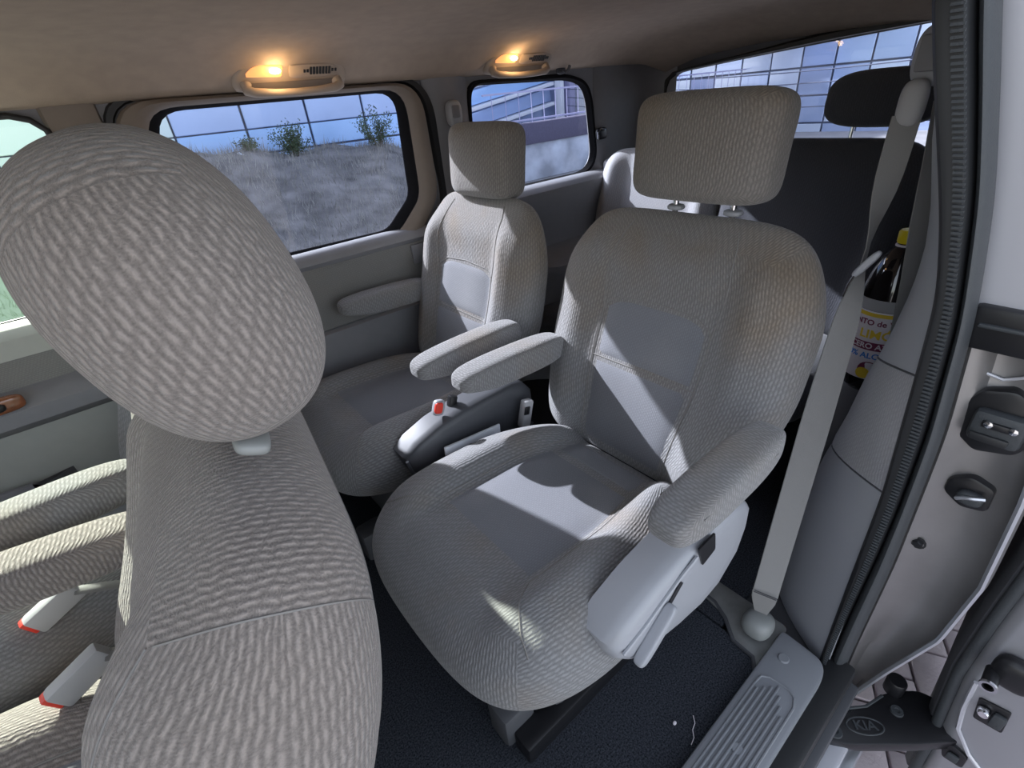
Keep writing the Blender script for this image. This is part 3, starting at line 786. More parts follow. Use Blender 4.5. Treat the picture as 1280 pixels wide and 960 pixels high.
# ================================================================== SEATS
def seat_builder(X0, Yc, label, group, kind='captain', arms=None, th=1.0, hdz=0.0, hdy=0.0, hw_=.138, bxo=0.0, bzo=0.0, lean_=20, wsc=1.0, csc=1.0, cxo=0.0, smat=None, shields=(-1,), big=False, hr=None, buckle=False, insert=True, backin=True):
    t = empty('captain_seat', (X0, Yc, 0), label, 'seat', group)
    fm = M['fabric_big'] if big else M['fabric']
    O = np.array([X0, Yc, 0.0])
    # --- cushion (u=y, v=x, w=z)
    ca_, cb, cw, cn_, cm = .275 * csc, .27 * csc, .085, 4.6, 3.0
    cx, cz = .262 + cxo, .295
    def cdef(P):
        P = P.copy(); u, v, w = P[:, 0], P[:, 1], P[:, 2]
        up = np.clip(w / cw, 0, 1) ** .7
        au = np.abs(u) / ca_
        fr = 1 - .05 * ss(.2, 1.0, -v / cb) - .20 * ss(.1, .9, v / cb)
        u2 = u * fr
        dz = up * (.030 * ss(.42, .66, au) * (1 - .55 * ss(.80, 1.0, au)) * ss(-1.0, -.5, v / cb) - .012 * (1 - ss(.42, .6, au)) * ss(-.72, -.45, v / cb) - .018 * ss(-.6, -1.0, v / cb))
        lo = np.clip(-w / cw, 0, 1) * .03 * ss(0, -1, v / cb)
        return np.stack([u2, v - .02 * (1 - au ** 2) * ss(.2, 1, -v / cb) * 1.0, w + dz + lo - .015 * v / cb * up], 1)
    rb_obj('cushion', O + (cx, 0, cz), (ca_, cb, cw), fm, t, n=cn_, mm=cm, res=44, order='yxz', deform=cdef)
    def ctop(y, x, off):
        y = np.asarray(y, float); x = np.asarray(x, float)
        q = np.minimum((np.abs(y / ca_) ** cn_ + np.abs(x / cb) ** cn_) ** (1 / cn_), .995)
        w = cw * (1 - q ** cm) ** (1 / cm)
        P = cdef(np.stack([y, x, w], 1)); P[:, 2] += off
        return np.stack([P[:, 1], P[:, 0], P[:, 2]], 1) + O + (cx, 0, cz)
    def patch(name, fn, s0, s1, r0, r1, m, parent, lift=.004, under=.004, nn=22, arch=0.0, archb=0.0, fl=False):
        S, Rr = np.meshgrid(np.linspace(-1, 1, nn), np.linspace(-1, 1, nn))
        rt = r1 - arch * np.abs(S) ** 5; rb_ = r0 + archb * np.abs(S) ** 5
        Y = s0 + (S + 1) / 2 * (s1 - s0); X = rb_ + (Rr + 1) / 2 * (rt - rb_)
        e = np.maximum(np.abs(S), np.abs(Rr))
        off = -under + (lift + under) * (1 - e ** 7)
        P = fn(Y.ravel(), X.ravel(), off.ravel()).reshape(nn, nn, 3)
        A = P; V = A.reshape(-1, 3); Fc = []
        for i in range(nn - 1):
            for j in range(nn - 1):
                qd = [i * nn + j, i * nn + j + 1, (i + 1) * nn + j + 1, (i + 1) * nn + j]
                Fc.append(qd[::-1] if fl else qd)
        uvv = np.stack([Y.ravel(), X.ravel()], 1)
        uv = np.array([uvv[v] for f in Fc for v in f])
        return mesh_obj(name, V, Fc, m, parent, uv)
    if insert:
        patch('cushion_insert', ctop, -.135, .135, -.125, .16, M['insert'], t, arch=0, archb=-.0, fl=True)
        patch('cushion_insert', ctop, -.135, .135, .163, .235, M['insert'], t, fl=True, lift=.002)
    def seam(fn, pts, name='seam', m=M['seam']):
        a = np.array(pts, float)
        tt = np.linspace(0, len(a) - 1, 8 * (len(a) - 1) + 1)
        y = np.interp(tt, range(len(a)), a[:, 0]); x = np.interp(tt, range(len(a)), a[:, 1])
        P = fn(y, x, np.full(len(y), .0004))
        tube(name, P.tolist(), .0013, m, t, seg=5)
    if insert:
        for sgn in (-1, 1):
            seam(ctop, [(sgn * .135, -.125), (sgn * .165, -.165), (sgn * .20, -.19), (sgn * .225, -.20)])
            seam(ctop, [(sgn * .135, -.125), (sgn * .132, .02), (sgn * .135, .2)])
    # --- backrest (u=y, v=t, w=-x)
    ba, bh, bw, bn, bmm = .285 * wsc, .270, .062 * th, 5.6, 2.8
    lean = R(lean_)
    bx, bz = .545 + bxo, .31 + bzo
    def bdef(P):
        P = P.copy(); u, v, w = P[:, 0], P[:, 1], P[:, 2]     # w>0 = front
        tt = (v + bh) / (2 * bh)
        au = np.abs(u) / ba
        u2 = u * (.86 + .14 * ss(0, .5, tt) - .105 * ss(.66, 1.0, tt))
        f = np.clip(w / bw, 0, 1) ** .6; b_ = np.clip(-w / bw, 0, 1)
        dw = f * (.030 * ss(.46, .72, au) * (1 - .4 * ss(.85, 1, au)) * (1 - ss(.74, .93, tt)) - .006 * (1 - ss(.4, .55, au)) * (1 - ss(.7, .8, tt)))
        dw = dw - b_ * ((.045 if not big else .02) * ss(1.0, .1, tt) * (1 - .3 * au ** 2)) - f * .02 * ss(.8, 1.0, tt)
        w2 = w + dw - .02 * np.sin(math.pi * tt) + .01
        # lean
        xx = -w2; zz = v + bh
        X = xx * math.cos(lean) + zz * math.sin(lean); Z = zz * math.cos(lean) - xx * math.sin(lean)
        return np.stack([X, u2, Z], 1)
    P, Fc, uv = rbox((ba, bh, bw), bn, bmm, 46)
    Q = bdef(P) + O + (bx, 0, bz)
    # orientation: (u,v,w)->(y,z,-x) has det: y,z,-x  -> parity -1 of (y,z,x)
    Fc = Fc[:, ::-1]; uv = uv.reshape(-1, 4, 2)[:, ::-1].reshape(-1, 2)
    back = mesh_obj('backrest', Q, Fc, fm, t, uv)
    def bfront(y, v, off):
        y = np.asarray(y, float); v = np.asarray(v, float)
        q = np.minimum((np.abs(y / ba) ** bn + np.abs(v / bh) ** bn) ** (1 / bn), .995)
        w = bw * (1 - q ** bmm) ** (1 / bmm) + off
        return bdef(np.stack([y, v, w], 1)) + O + (bx, 0, bz)
    if backin:
        patch('back_insert', bfront, -.128, .128, -.25, -.055, M['insert'], t)
        patch('back_insert', bfront, -.128, .128, -.052, .085, M['insert'], t, arch=.035)
        for sgn in (-1, 1):
            seam(bfront, [(sgn * .128, -.25), (sgn * .130, -.05), (sgn * .128, .05), (sgn * .122, .068)])
            seam(bfront, [(sgn * .128, .05), (sgn * .14, .15), (sgn * .135, .215), (sgn * .125, .245)])
        seam(bfront, [(-.122, .066), (-.09, .084), (0, .090), (.09, .084), (.122, .066)])
        seam(bfront, [(-.128, -.054), (0, -.052), (.128, -.054)])
    def surf(d):
        d = np.array(d, float); q = ((np.abs(d[:, 0]) ** bn + np.abs(d[:, 1]) ** bn) ** (bmm / bn) + np.abs(d[:, 2]) ** bmm) ** (1 / bmm)
        P = d / q[:, None] * np.array((ba, bh, bw)) * 1.001
        return bdef(P) + O + (bx, 0, bz)
    if big:
        for path in ([(-1, 1, .95), (-1, 1, -1), (1, 1, -1)], [(-1, 1, -1), (-1, -1, -1)], [(-1, 1, 1), (-1, -1, 1)]):
            a = np.array(path, float); tt = np.linspace(0, len(a) - 1, 30 * (len(a) - 1) + 1)
            a2 = np.stack([np.interp(tt, range(len(a)), a[:, c]) for c in range(3)], 1)
            tube('seam', surf(a2).tolist(), .0009, M['seam'], t, seg=5)
    # --- headrest
    if hr is None:
        def hdef(P):
            u, v, w = P[:, 0], P[:, 1], P[:, 2]
            u = u * (1 + .02 * ss(-.2, 1, v / .078))
            w = w + .008 * (1 - (u / .13) ** 2)
            return np.stack([u, v, w], 1)
        P, Fh, uvh = rbox((hw_, .090, .054), 6.5, 3.6, 26)
        P = hdef(P); P = np.stack([-P[:, 2], P[:, 0], P[:, 1]], 1) @ rotm(y=6).T
        h = mesh_obj('headrest', P + O + (.715 + bxo, -.018 + hdy, .937 + hdz), Fh[:, ::-1], fm, t, uvh.reshape(-1, 4, 2)[:, ::-1].reshape(-1, 2))
        hx, hz, hy = .725 + bxo, .846 + hdz, -.018 + hdy
        py = .06
    else:
        (hx0, hy0, hz0), (hw, hh, ht), tilt = hr
        P, Fh, uvh = rbox((hw, hh, ht), 2.35, 2.3, 40)
        P = np.stack([-P[:, 2], P[:, 0], P[:, 1]], 1) @ rotm(y=tilt).T
        h = mesh_obj('headrest', P + (hx0, hy0, hz0), Fh[:, ::-1], fm, t, uvh.reshape(-1, 4, 2)[:, ::-1].reshape(-1, 2))
        hx, hz, hy = hx0 - X0, hz0 - hh, hy0 - Yc
        py = .05
    for s in (-1, 1):
        if big: continue
        tube('headrest_post', [(X0 + hx + .004, Yc + hy + s * py, hz + .035), (X0 + hx - .002, Yc + hy + s * py, hz - .05)], .0055, M['chrome'], t, seg=12)
        if not big: rb_obj('post_collar', (X0 + hx + .002, Yc + hy + s * py, hz - .018), (.013, .017, .006), M['plastic'], t, n=2.6, res=8)
    # --- armrests
    for s, dx, dy, dz in arms:
        L0 = .150
        def adef(P, s=s):
            u, v, w = P[:, 0], P[:, 1], P[:, 2]
            k = u / L0
            return np.stack([u, v * (1 - .10 * ss(.2, 1, k)), w * (1 - .10 * ss(0, 1, -k)) + .004 * k * -1 - .010 * ss(.3, 1, -k) * (w < 0) * (w / .036) ], 1)
        cx_, cy_, cz_ = X0 + .385 + dx, Yc + dy, .545 + dz
        a = rb_obj('armrest', (cx_, cy_, cz_), (L0, .036, .034), fm, t, n=4.5, mm=4, res=26, deform=adef, rot=rotm(y=-2 if s < 0 else 1))
        for sy in (-1, 1):
            tube('armrest_seam', [(cx_ + x, cy_ + sy * .0335 * (1 if abs(x) < .13 else .8), cz_ + .014 - x * .04) for x in np.linspace(-.105, .095, 10)], .0011, M['seam'], a, seg=5)
    # --- side shields
    if shields:
        for s in shields:
            sm = smat or M['plastic']
            lowr = [(.148, .372), (.155, .335), (.185, .295), (.25, .262), (.33, .236), (.40, .228), (.46, .240), (.515, .290), (.530, .345)]
            upr = [(.528, .385), (.505, .415), (.465, .430), (.42, .430), (.36, .428), (.30, .425), (.24, .415), (.18, .395)]
            def prof(yo, inset, dz=0):
                c = np.array([.335, .33]); o = []
                for p in lowr + upr:
                    v = np.array(p) - c; l = np.linalg.norm(v); o.append(tuple(c + v * (1 - min(inset / l, 1.0))))
                return [(X0 + p[0], Yc + s * yo, p[1] + dz) for p in o]
            rr = [prof(.225, .0), prof(.268, .0), prof(.283, .003), prof(.291, .010), prof(.295, .022), prof(.296, .06), prof(.296, 9.9)]
            sh = grid_obj('side_shield', rr, sm, t, closed_u=True, flip=(s < 0), sharp=60)
            if smat is None:
                yo = Yc + s * .297
                prism('shield_slot', rpoly([(.34, .428), (.385, .430), (.395, .385), (.36, .375)], .003, 2), .003, M['black'], sh, bev=.0, frame=((X0, yo - s * .001, 0), (1, 0, 0), (0, 0, 1)))
                box('lever_slot', (X0 + .288, yo, .372), (.010, .004, .04), M['black'], sh, bev=.001, rot=rotm(y=48))
                rb_obj('recline_lever', (X0 + .232, yo + s * .008, .335), (.052, .010, .009), M['plastic'], sh, n=5, mm=5, res=8, rot=rotm(y=-38))
                tube('shield_crease', [(X0 + x, yo + s * .0005, z) for x, z in ((.165, .352), (.21, .365), (.26, .385), (.30, .402), (.34, .412))], .003, M['plastic'], sh, seg=6)
            else:
                tube('shield_edge', [(X0 + x, Yc + s * .294, z) for x, z in lowr[:-1]], .004, sm, sh, seg=6)
                lathe('cover_screw', [(0, .004), (.006, .003), (.007, 0)], (X0 + .30, Yc + s * .298, .275), M['black'], sh, seg=12, rot=rotm(x=90))
    # --- seat base and rails
    box('seat_base', (X0 + .30, Yc, .13), (.34, .36, .16), M['trim_dark'], t, bev=.02)
    for s in (-1, 1): box('seat_rail', (X0 + .28, Yc + s * .17, .025), (.46, .045, .05), M['black'], t, bev=.006)
    box('seat_foot', (X0 + .07, Yc - .12, .05), (.07, .06, .09), M['trim_dark'], t, bev=.01)
    if buckle:
        bk = empty('buckle_dummy') if False else None
        box('buckle_stalk', (X0 + .30, Yc - .245, .40), (.02, .018, .10), M['black'], t, bev=.004, rot=rotm(y=20))
        b = rb_obj('buckle', (X0 + .265, Yc - .262, .445), (.014, .009, .019), M['plastic'], t, n=4, mm=4, res=8, order='xyz', rot=rotm(y=20))
        rb_obj('release_button', (X0 + .262, Yc - .268, .448), (.010, .006, .014), M['red'], b, n=4, mm=4, res=8, rot=rotm(y=20), label='red release button')
    return t
near = seat_builder(.165, .54, 'stained grey velour captain seat beside the open left door, nearest middle-row seat', None, arms=[(-1, .0, -.295, -.005), (1, .03, .225, -.008)])
far = seat_builder(.165, 1.125, 'sunlit grey captain seat under the right sliding door window', None, arms=[(-1, .0, -.238, -.004), (1, .025, .225, .010)], buckle=True, smat=M['shield_dark'], hdz=-.03, hdy=.015, hw_=.124, bxo=-.045, lean_=18, wsc=.865, csc=.93, cxo=.01)
drv = seat_builder(-.70, .46, 'large foreground front seat seen from behind, rounded ribbed headrest', None, arms=[(1, 0, .285, 0)], big=True, th=1.5, shields=(), bxo=-.05, bzo=.022, backin=False, lean_=25,
                   hr=((.0148, .3999, .951), (.113, .107, .073), -16.3))
for xx, yy in ((.0178, .340), (.0025, .449)): rb_obj('headrest_collar', (xx, yy, .856), (.012, .020, .006), M['cap_grey'], drv, n=4, res=8, rot=rotm(y=25))
drv.location = (-.672, .564, 0); drv.rotation_euler = (0, 0, R(-8))
psg = seat_builder(-.68, 1.12, 'sunlit front passenger seat showing between the foreground seat and the front door', None, arms=[(-1, .04, -.22, .02)], shields=(), hr=((-.02, 1.10, .90), (.11, .08, .06), 10))
# belt buckles of the front seats
for (x, y, z, lab) in ((-.26, .70, .42, 'white and red seat belt buckle low beside the foreground seat'), (-.30, .90, .40, 'small red seat belt buckle on the front passenger cushion edge')):
    b = empty('belt_buckle', (x, y, z - .05), lab, 'buckle')
    box('buckle_body', (x, y, z), (.075, .024, .040), M['plastic_light'], b, bev=.006, rot=rotm(y=-20, z=10))
    box('release_button', (x - .036, y - .004, z - .010), (.012, .018, .030), M['red'], b, bev=.003, rot=rotm(y=-20, z=10))
    tube('buckle_strap', [(x + .03, y, z + .01), (x + .08, y, z - .02), (x + .12, y, z - .12)], .012, M['webbing'], b, seg=8, flat=.3)
# paper wallet and belt buckle between the middle seats
fo = empty('folder', (.40, .80, .20), 'pale blue folded booklet tucked beside the nearest middle seat', 'booklet')
box('cover', (.47, .80, .345), (.15, .006, .06), M['paper'], fo, bev=.001, rot=rotm(y=2, z=-5))
box('cover', (.47, .79, .335), (.14, .004, .05), M['paper'], fo, bev=.001, rot=rotm(y=4, z=-2))
sbk = empty('belt_buckle', (.63, .79, .3), 'grey seat belt buckle left of the near middle seat backrest', 'buckle')
box('buckle_body', (.63, .795, .36), (.030, .022, .075), M['plastic_light'], sbk, bev=.006, rot=rotm(y=15))
box('buckle_window', (.626, .782, .375), (.016, .004, .022), M['black'], sbk, bev=.002, rot=rotm(y=15))
tube('buckle_stalk', [(.635, .795, .33), (.645, .79, .26), (.66, .78, .2)], .008, M['black'], sbk, seg=8)

# ------------------------------------------------------------------ rear bench
bench = empty('rear_bench', (1.5, .85, 0), 'grey rear bench seat across the back of the van', 'seat')
rb_obj('cushion', (1.38, .88, .27), (.27, .52, .10), M['fabric_shaded'], bench, n=5, mm=3, res=34)
def bdeform(P):
    u, v, w = P[:, 0], P[:, 1], P[:, 2]
    return P
def bench_back(y0, y1, top, m, bol, x=1.57):
    hw = (y1 - y0) / 2; yc = (y0 + y1) / 2; hh = (top - .32) / 2 / math.cos(R(14))
    def d(P):
        u, v, w = P[:, 0].copy(), P[:, 1], P[:, 2].copy()
        tt = (v + hh) / (2 * hh); au = np.abs(u) / hw
        f = np.clip(w / .06, 0, 1)
        if bol:
            w = w + f * (.055 * ss(.45, .75, u / hw) + .03 * ss(.6, .85, -u / hw)) * (1 - .3 * ss(.85, 1, tt))
        else: w = w + f * .015 * ss(.6, .8, au)
        return np.stack([u, v, w], 1)
    P, Fc, uv = rbox((hw, hh, .055), 6, 3, 36)
    P = d(P)
    a = R(14); zz = P[:, 1] + hh; xx = -P[:, 2]
    Q = np.stack([xx * math.cos(a) + zz * math.sin(a), P[:, 0], zz * math.cos(a) - xx * math.sin(a)], 1) + (x, yc, .32)
    return mesh_obj('backrest', Q, Fc[:, ::-1], m, bench, uv.reshape(-1, 4, 2)[:, ::-1].reshape(-1, 2))
bench_back(.35, .90, .86, M['fabric_shaded'], False)
bench_back(.905, 1.42, .83, M['bench'], True)
rb_obj('back_insert', (1.645, 1.16, .56), (.16, .12, .02), M['bench'], bench, n=6, mm=3, res=14, order='yzx', rot=rotm(y=14))
P, Fh, uvh = rbox((.135, .068, .05), 3.2, 3, 22)
P = np.stack([-P[:, 2], P[:, 0], P[:, 1]], 1) @ rotm(y=8).T
mesh_obj('headrest', P + (1.70, .515, .955), Fh[:, ::-1], M['fabric_shaded'], bench, uvh)
mesh_obj('headrest', P + (1.72, 1.16, .90), Fh[:, ::-1], M['fabric_shaded'], bench, uvh)
for y in (.46, .57): tube('headrest_post', [(1.70, y, .91), (1.695, y, .83)], .005, M['chrome'], bench, seg=8)
for y in (1.10, 1.22): tube('headrest_post', [(1.72, y, .86), (1.715, y, .80)], .005, M['chrome'], bench, seg=8)

# ------------------------------------------------------------------ seat belts
def ribbon(name, pts, widths, dirs, m, parent, th=.0016, **k):
    rows = []
    for p, w, d in zip(pts, widths, dirs):
        p = np.array(p); d = np.array(d, float); d /= np.linalg.norm(d)
        rows.append([tuple(p + d * w * s) for s in (-.5, -.25, 0, .25, .5)])
    return grid_obj(name, rows, m, parent, thick=(.0008, .0016, 0), **k)
sb = empty('seat_belt', (.74, .21, .03), 'grey seat belt hanging at the left door pillar', 'seat belt')
rb_obj('anchor_cover', (1.02, .252, 1.045), (.022, .030, .040), M['plastic'], sb, n=3.5, res=12, order='xyz', label='grey upper belt anchor cover')
box('cover_button', (.997, .255, 1.048), (.010, .036, .046), M['trim'], sb, bev=.004)
rb_obj('belt_guide', (.995, .262, .985), (.014, .018, .032), M['plastic_light'], sb, n=2.4, res=12)
n = 34; pts = []; ds = []; ws = []
for i in range(n):
    t = i / (n - 1)
    p = np.array((.990, .262, .970)) * (1 - t) + np.array((.752, .207, .115)) * t
    p[0] -= .002 * math.sin(math.pi * t)
    pts.append(tuple(p))
    tw = math.exp(-((t - .22) / .10) ** 2)
    a = R(-72 + 80 * tw + 6 * t)
    ds.append((math.cos(a), math.sin(a), 0))
    ws.append(.036 + .010 * ss(.25, .6, t))
ribbon('webbing', pts, ws, ds, M['webbing'], sb)
ribbon('webbing', [(1.055, .232, .985), (1.055, .222, .90), (1.055, .212, .80), (1.06, .20, .70), (1.06, .19, .60)], [.045] * 5, [(.8, -.6, 0)] * 5, M['webbing'], sb)
ribbon('belt_end', [(.750, .207, .118), (.750, .207, .10), (.750, .206, .06)], [.046, .044, .024], [(.28, -.96, 0)] * 3, M['webbing'], sb)
for z in (.118, .123): tube('stitching', [(.748 + .28 * s, .206 - .96 * s, z) for s in (-.021, 0, .021)], .0010, M['trim_dark'], sb, seg=5)
rb_obj('anchor_cap', (.742, .203, .034), (.034, .030, .027), M['cap_grey'], sb, n=2.5, mm=2.5, res=14, rot=rotm(y=10), label='pale plastic lower anchor cap')
tg = rb_obj('buckle_tongue', (.900, .236, .770), (.008, .026, .006), M['plastic'], sb, n=3, mm=3, res=10, rot=rotm(x=-58))
tube('tongue_blade', [(.898, .248, .750), (.896, .252, .736), (.894, .254, .715)], .0045, M['chrome'], sb, seg=8, flat=.35)
sb2 = empty('seat_belt', (.96, 1.43, 1.0), 'seat belt on the right pillar behind the far middle seat', 'seat belt')
rb_obj('anchor_cover', (.955, 1.425, 1.015), (.024, .018, .036), M['plastic'], sb2, n=3.5, res=10)
box('cover_button', (.950, 1.405, 1.02), (.026, .008, .034), M['trim'], sb2, bev=.004)
rb_obj('belt_guide', (.965, 1.405, .975), (.030, .010, .014), M['plastic_light'], sb2, n=3, res=8)
ribbon('webbing', [(.965, 1.405, .975), (.965, 1.41, .8), (.965, 1.42, .4), (.965, 1.42, .1)], [.045] * 4, [(1, 0, 0)] * 4, M['webbing'], sb2)

# ------------------------------------------------------------------ grab handles with reading lamps
def grab(x0, label):
    t = empty('grab_handle', (x0, 1.40, 1.145), label, 'grab handle', 'grab handles with reading lamps')
    # local plane leaning along the headliner: u=x, v up-slope
    o = np.array((x0, 1.404, 1.142)); eu = np.array((1., 0, 0)); evv = np.array((0, -.64, .77)); en = np.cross(eu, evv)  # en points to the wall/up
    en = -en if en[1] > 0 else en
    def P3(u, v, w): return o + eu * u + evv * v + en * w
    base = rpoly([(-.135, -.040), (.135, -.040), (.140, .005), (.105, .040), (-.10, .042), (-.140, .005)], [.02, .02, .05, .05, .05, .05], 6)
    c = (0, 0); N2 = 72
    b0 = polar(base, c, N2)
    def ring(sc, w): return [tuple(P3(p[0] * sc[0], p[1] * sc[1], w)) for p in b0]
    grid_obj('housing', [ring((1, 1), -.008), ring((1, 1), .006), ring((.975, .93), .011), ring((.93, .82), .012), ring((.4, .4), .011), ring((.01, .01), .011)], M['plastic_tan'], t, closed_u=True, flip=True, sharp=50)
    # lens
    lens = rpoly([(-.115, .004), (-.028, .000), (-.024, .030), (-.085, .033)], [.012, .006, .01, .02], 5)
    l0 = polar(lens, (-.06, .017), 48)
    grid_obj('lamp_lens', [[tuple(P3(p[0], p[1], .010)) for p in l0], [tuple(P3(p[0], p[1], .015)) for p in l0], [tuple(P3(-.06 + (p[0] + .06) * .8, .017 + (p[1] - .017) * .8, .018)) for p in l0], [tuple(P3(-.06, .017, .019))] * 48], M['lens'], t, closed_u=True, flip=True, label='glowing amber reading lamp lens')
    bc = P3(-.045, .020, .021)
    rb_obj('lamp_bulb', tuple(bc), (.013, .006, .006), M['bulb'], t, n=2.2, mm=2.2, res=8)
    ld = bpy.data.lights.new('reading_lamp', 'POINT'); ld.energy = .12; ld.color = (1.0, .62, .28); ld.shadow_soft_size = .012
    lo = bpy.data.objects.new('reading_lamp', ld); finish(lo, t); lo.location = Vector(P3(-.045, .022, .045)) - Vector(t.location)
    # vent panel
    vp = rpoly([(-.010, -.004), (.115, -.002), (.112, .018), (.085, .030), (-.010, .030)], .008, 4)
    v0 = polar(vp, (.045, .014), 48)
    vt = grid_obj('vent_panel', [[tuple(P3(p[0], p[1], .010)) for p in v0], [tuple(P3(p[0], p[1], .015)) for p in v0], [tuple(P3(.045 + (p[0] - .045) * .93, .014 + (p[1] - .014) * .9, .017)) for p in v0], [tuple(P3(.045, .014, .017))] * 48], M['plastic_tan'], t, closed_u=True, flip=True)
    for i in range(11):
        h = .007 if i < 2 or i > 8 else .018
        u = .026 + i * .0078
        V, Fc = box_vf((0, 0, 0), (.0048, h, .002))
        V = np.array([P3(u + a, .014 + b, .0176 + cc_) for a, b, cc_ in V])
        mesh_obj('vent_slot', V, Fc, M['black'], vt, smooth=False)
    pts = [P3(u, v, w) for u, v, w in [(-.110, -.016, .012), (-.112, -.020, .026), (-.098, -.020, .034), (-.05, -.022, .037), (0, -.023, .038), (.05, -.022, .037), (.098, -.020, .034), (.112, -.020, .026), (.110, -.016, .012)]]
    tube('grip', [tuple(p) for p in pts], [.013, .012, .010, .0085, .0085, .0085, .010, .012, .013], M['plastic_tan'], t, seg=12)
    rec = rpoly([(-.112, -.033), (.112, -.033), (.112, -.012), (-.112, -.012)], .008, 3)
    mesh_obj('grip_recess', [P3(a, b, .0132) for a, b in rec], [list(range(len(rec)))[::-1]], M['trim_beige'], t, smooth=False)
    return t
grab(.488, 'tan grab handle with lit amber lamp above the sliding door window')
grab(1.215, 'smaller tan grab handle with lit lamp above the rear quarter window')

cr = rb_obj('crumb', (.462, .215, .006), (.004, .003, .003), M['label_white'], None, n=2.3, mm=2.3, res=5, label='tiny pale crumb on the carpet beside the sill plate', cat='crumb')
th_ = tube('thread', [(.50, .20, .003), (.49, .19, .005), (.478, .187, .003), (.468, .178, .004), (.455, .175, .003)], .0008, M['label_white'], None, seg=5, label='fine white thread lying on the carpet near the sill plate', cat='thread')
# ------------------------------------------------------------------ bottle
bt = empty('drink_bottle', (1.20, .246, .402), 'tall dark drink bottle with yellow cap and printed label behind the belt', 'bottle')
BR = rotm(x=-2, y=0)
BO = np.array((1.20, .246, .402))
br = .055
HS = 1.06
body = [(0, .004), (.030, .002), (.046, .010), (br, .022), (br, .05), (br, .225), (.050, .25), (.044, .275), (.034, .298), (.022, .315), (.015, .322), (.015, .335)]
lathe('bottle_body', body, BO, M['drink'], bt, rot=BR)
lathe('neck_ring', [(.015, .322), (.018, .323), (.018, .326), (.015, .327)], BO, M['label_white'], bt, rot=BR)
lathe('cap', [(.0165, .329), (.0175, .332), (.0175, .350), (.015, .354), (0, .355)], BO, M['yellow'], bt, rot=BR, seg=28, label='yellow screw cap')
lb = lathe('label', [(br + .0004, .045), (br + .0010, .046), (br + .0010, .198), (br + .0004, .199)], BO, M['label_white'], bt, rot=BR, label='printed wrap label')
def band(z0, z1, m, name='label_band'): lathe(name, [(br + .0012, z0), (br + .0014, z0), (br + .0014, z1), (br + .0012, z1)], BO, m, lb, rot=BR)
band(.200, .224, M['plastic_light'], 'label_top'); band(.188, .196, M['label_yellow']); band(.114, .132, M['label_plum'])
phi_cam = math.atan2(-.246, -1.20)
def wrap(s, size, z, m, dphi=0.0, lift=.0022, sx=1.0):
    V, Fc = text_vf(s, size, .0003, sx)
    a = phi_cam + dphi + V[:, 0] / br
    rr = br + lift + V[:, 2]
    Q = np.stack([rr * np.cos(a), rr * np.sin(a), z + V[:, 1]], 1) @ BR.T + BO
    mesh_obj('label_lettering', Q, Fc, m, lb, smooth=False)
wrap('TINTO de VERANO', .0165, .175, M['label_plum'], .10)
wrap('LIMÓN', .026, .149, M['label_yellow'], .05)
wrap('CERO AZÚCAR', .0165, .123, M['label_white'], .10)
wrap('0% ALCOHOL', .0175, .101, M['label_blue'], .05)
def disc(dphi, z, r, m, lift):
    V = []; 
    for t in np.linspace(0, 2 * math.pi, 20, endpoint=False):
        a = phi_cam + dphi + r * math.cos(t) / br
        V.append(((br + lift) * math.cos(a), (br + lift) * math.sin(a), z + r * math.sin(t)))
    mesh_obj('label_fruit', np.array(V) @ BR.T + BO, [list(range(20))], m, lb, smooth=False)
disc(-.1, .068, .020, M['label_plum'], .0018); disc(-.25, .060, .013, M['label_yellow'], .0024); disc(.45, .066, .017, M['label_yellow'], .002)

# ================================================================== OUTSIDE
grd = grid_obj('ground', [[(x, y, -.475) for y in (-60, -2, 6.5, 60)] for x in (-60, -3, 5, 60)], M['ground'], flip=True, thick=(0, 0, -.05), kind='structure', label='paved ground outside')
pv = struct('paving', 'mauve concrete pavers outside the left door')
box('paver_bed', (1.6, -.9, -.468), (3.4, 3.0, .02), M['joint'], pv, bev=0)
me = None; k = 0
ca2, sa2 = math.cos(R(28)), math.sin(R(28))
cells = []
for i in range(-16, 17):
    for j in range(-22, 23):
        u = i * .206 + (j % 2) * .103; v = j * .106
        x = 1.5 + u * ca2 - v * sa2; y = -.35 + u * sa2 + v * ca2
        if .35 < x < 3.0 and -1.5 < y < .35: cells.append((math.hypot(x - 1.5, y + .1), x, y))
cells.sort()
for d_, x, y in cells[:230]:
    if me is None:
        o = box('paver', (0, 0, 0), (.200, .100, .03), M['paver'], pv, bev=.006); me = o.data
    else:
        o = bpy.data.objects.new('paver', me); COL.objects.link(o); o.parent = pv
    o.location = (x, y, -.456 + random.uniform(-.002, .002)); o.rotation_euler = (random.uniform(-.006, .006), random.uniform(-.006, .006), R(28))

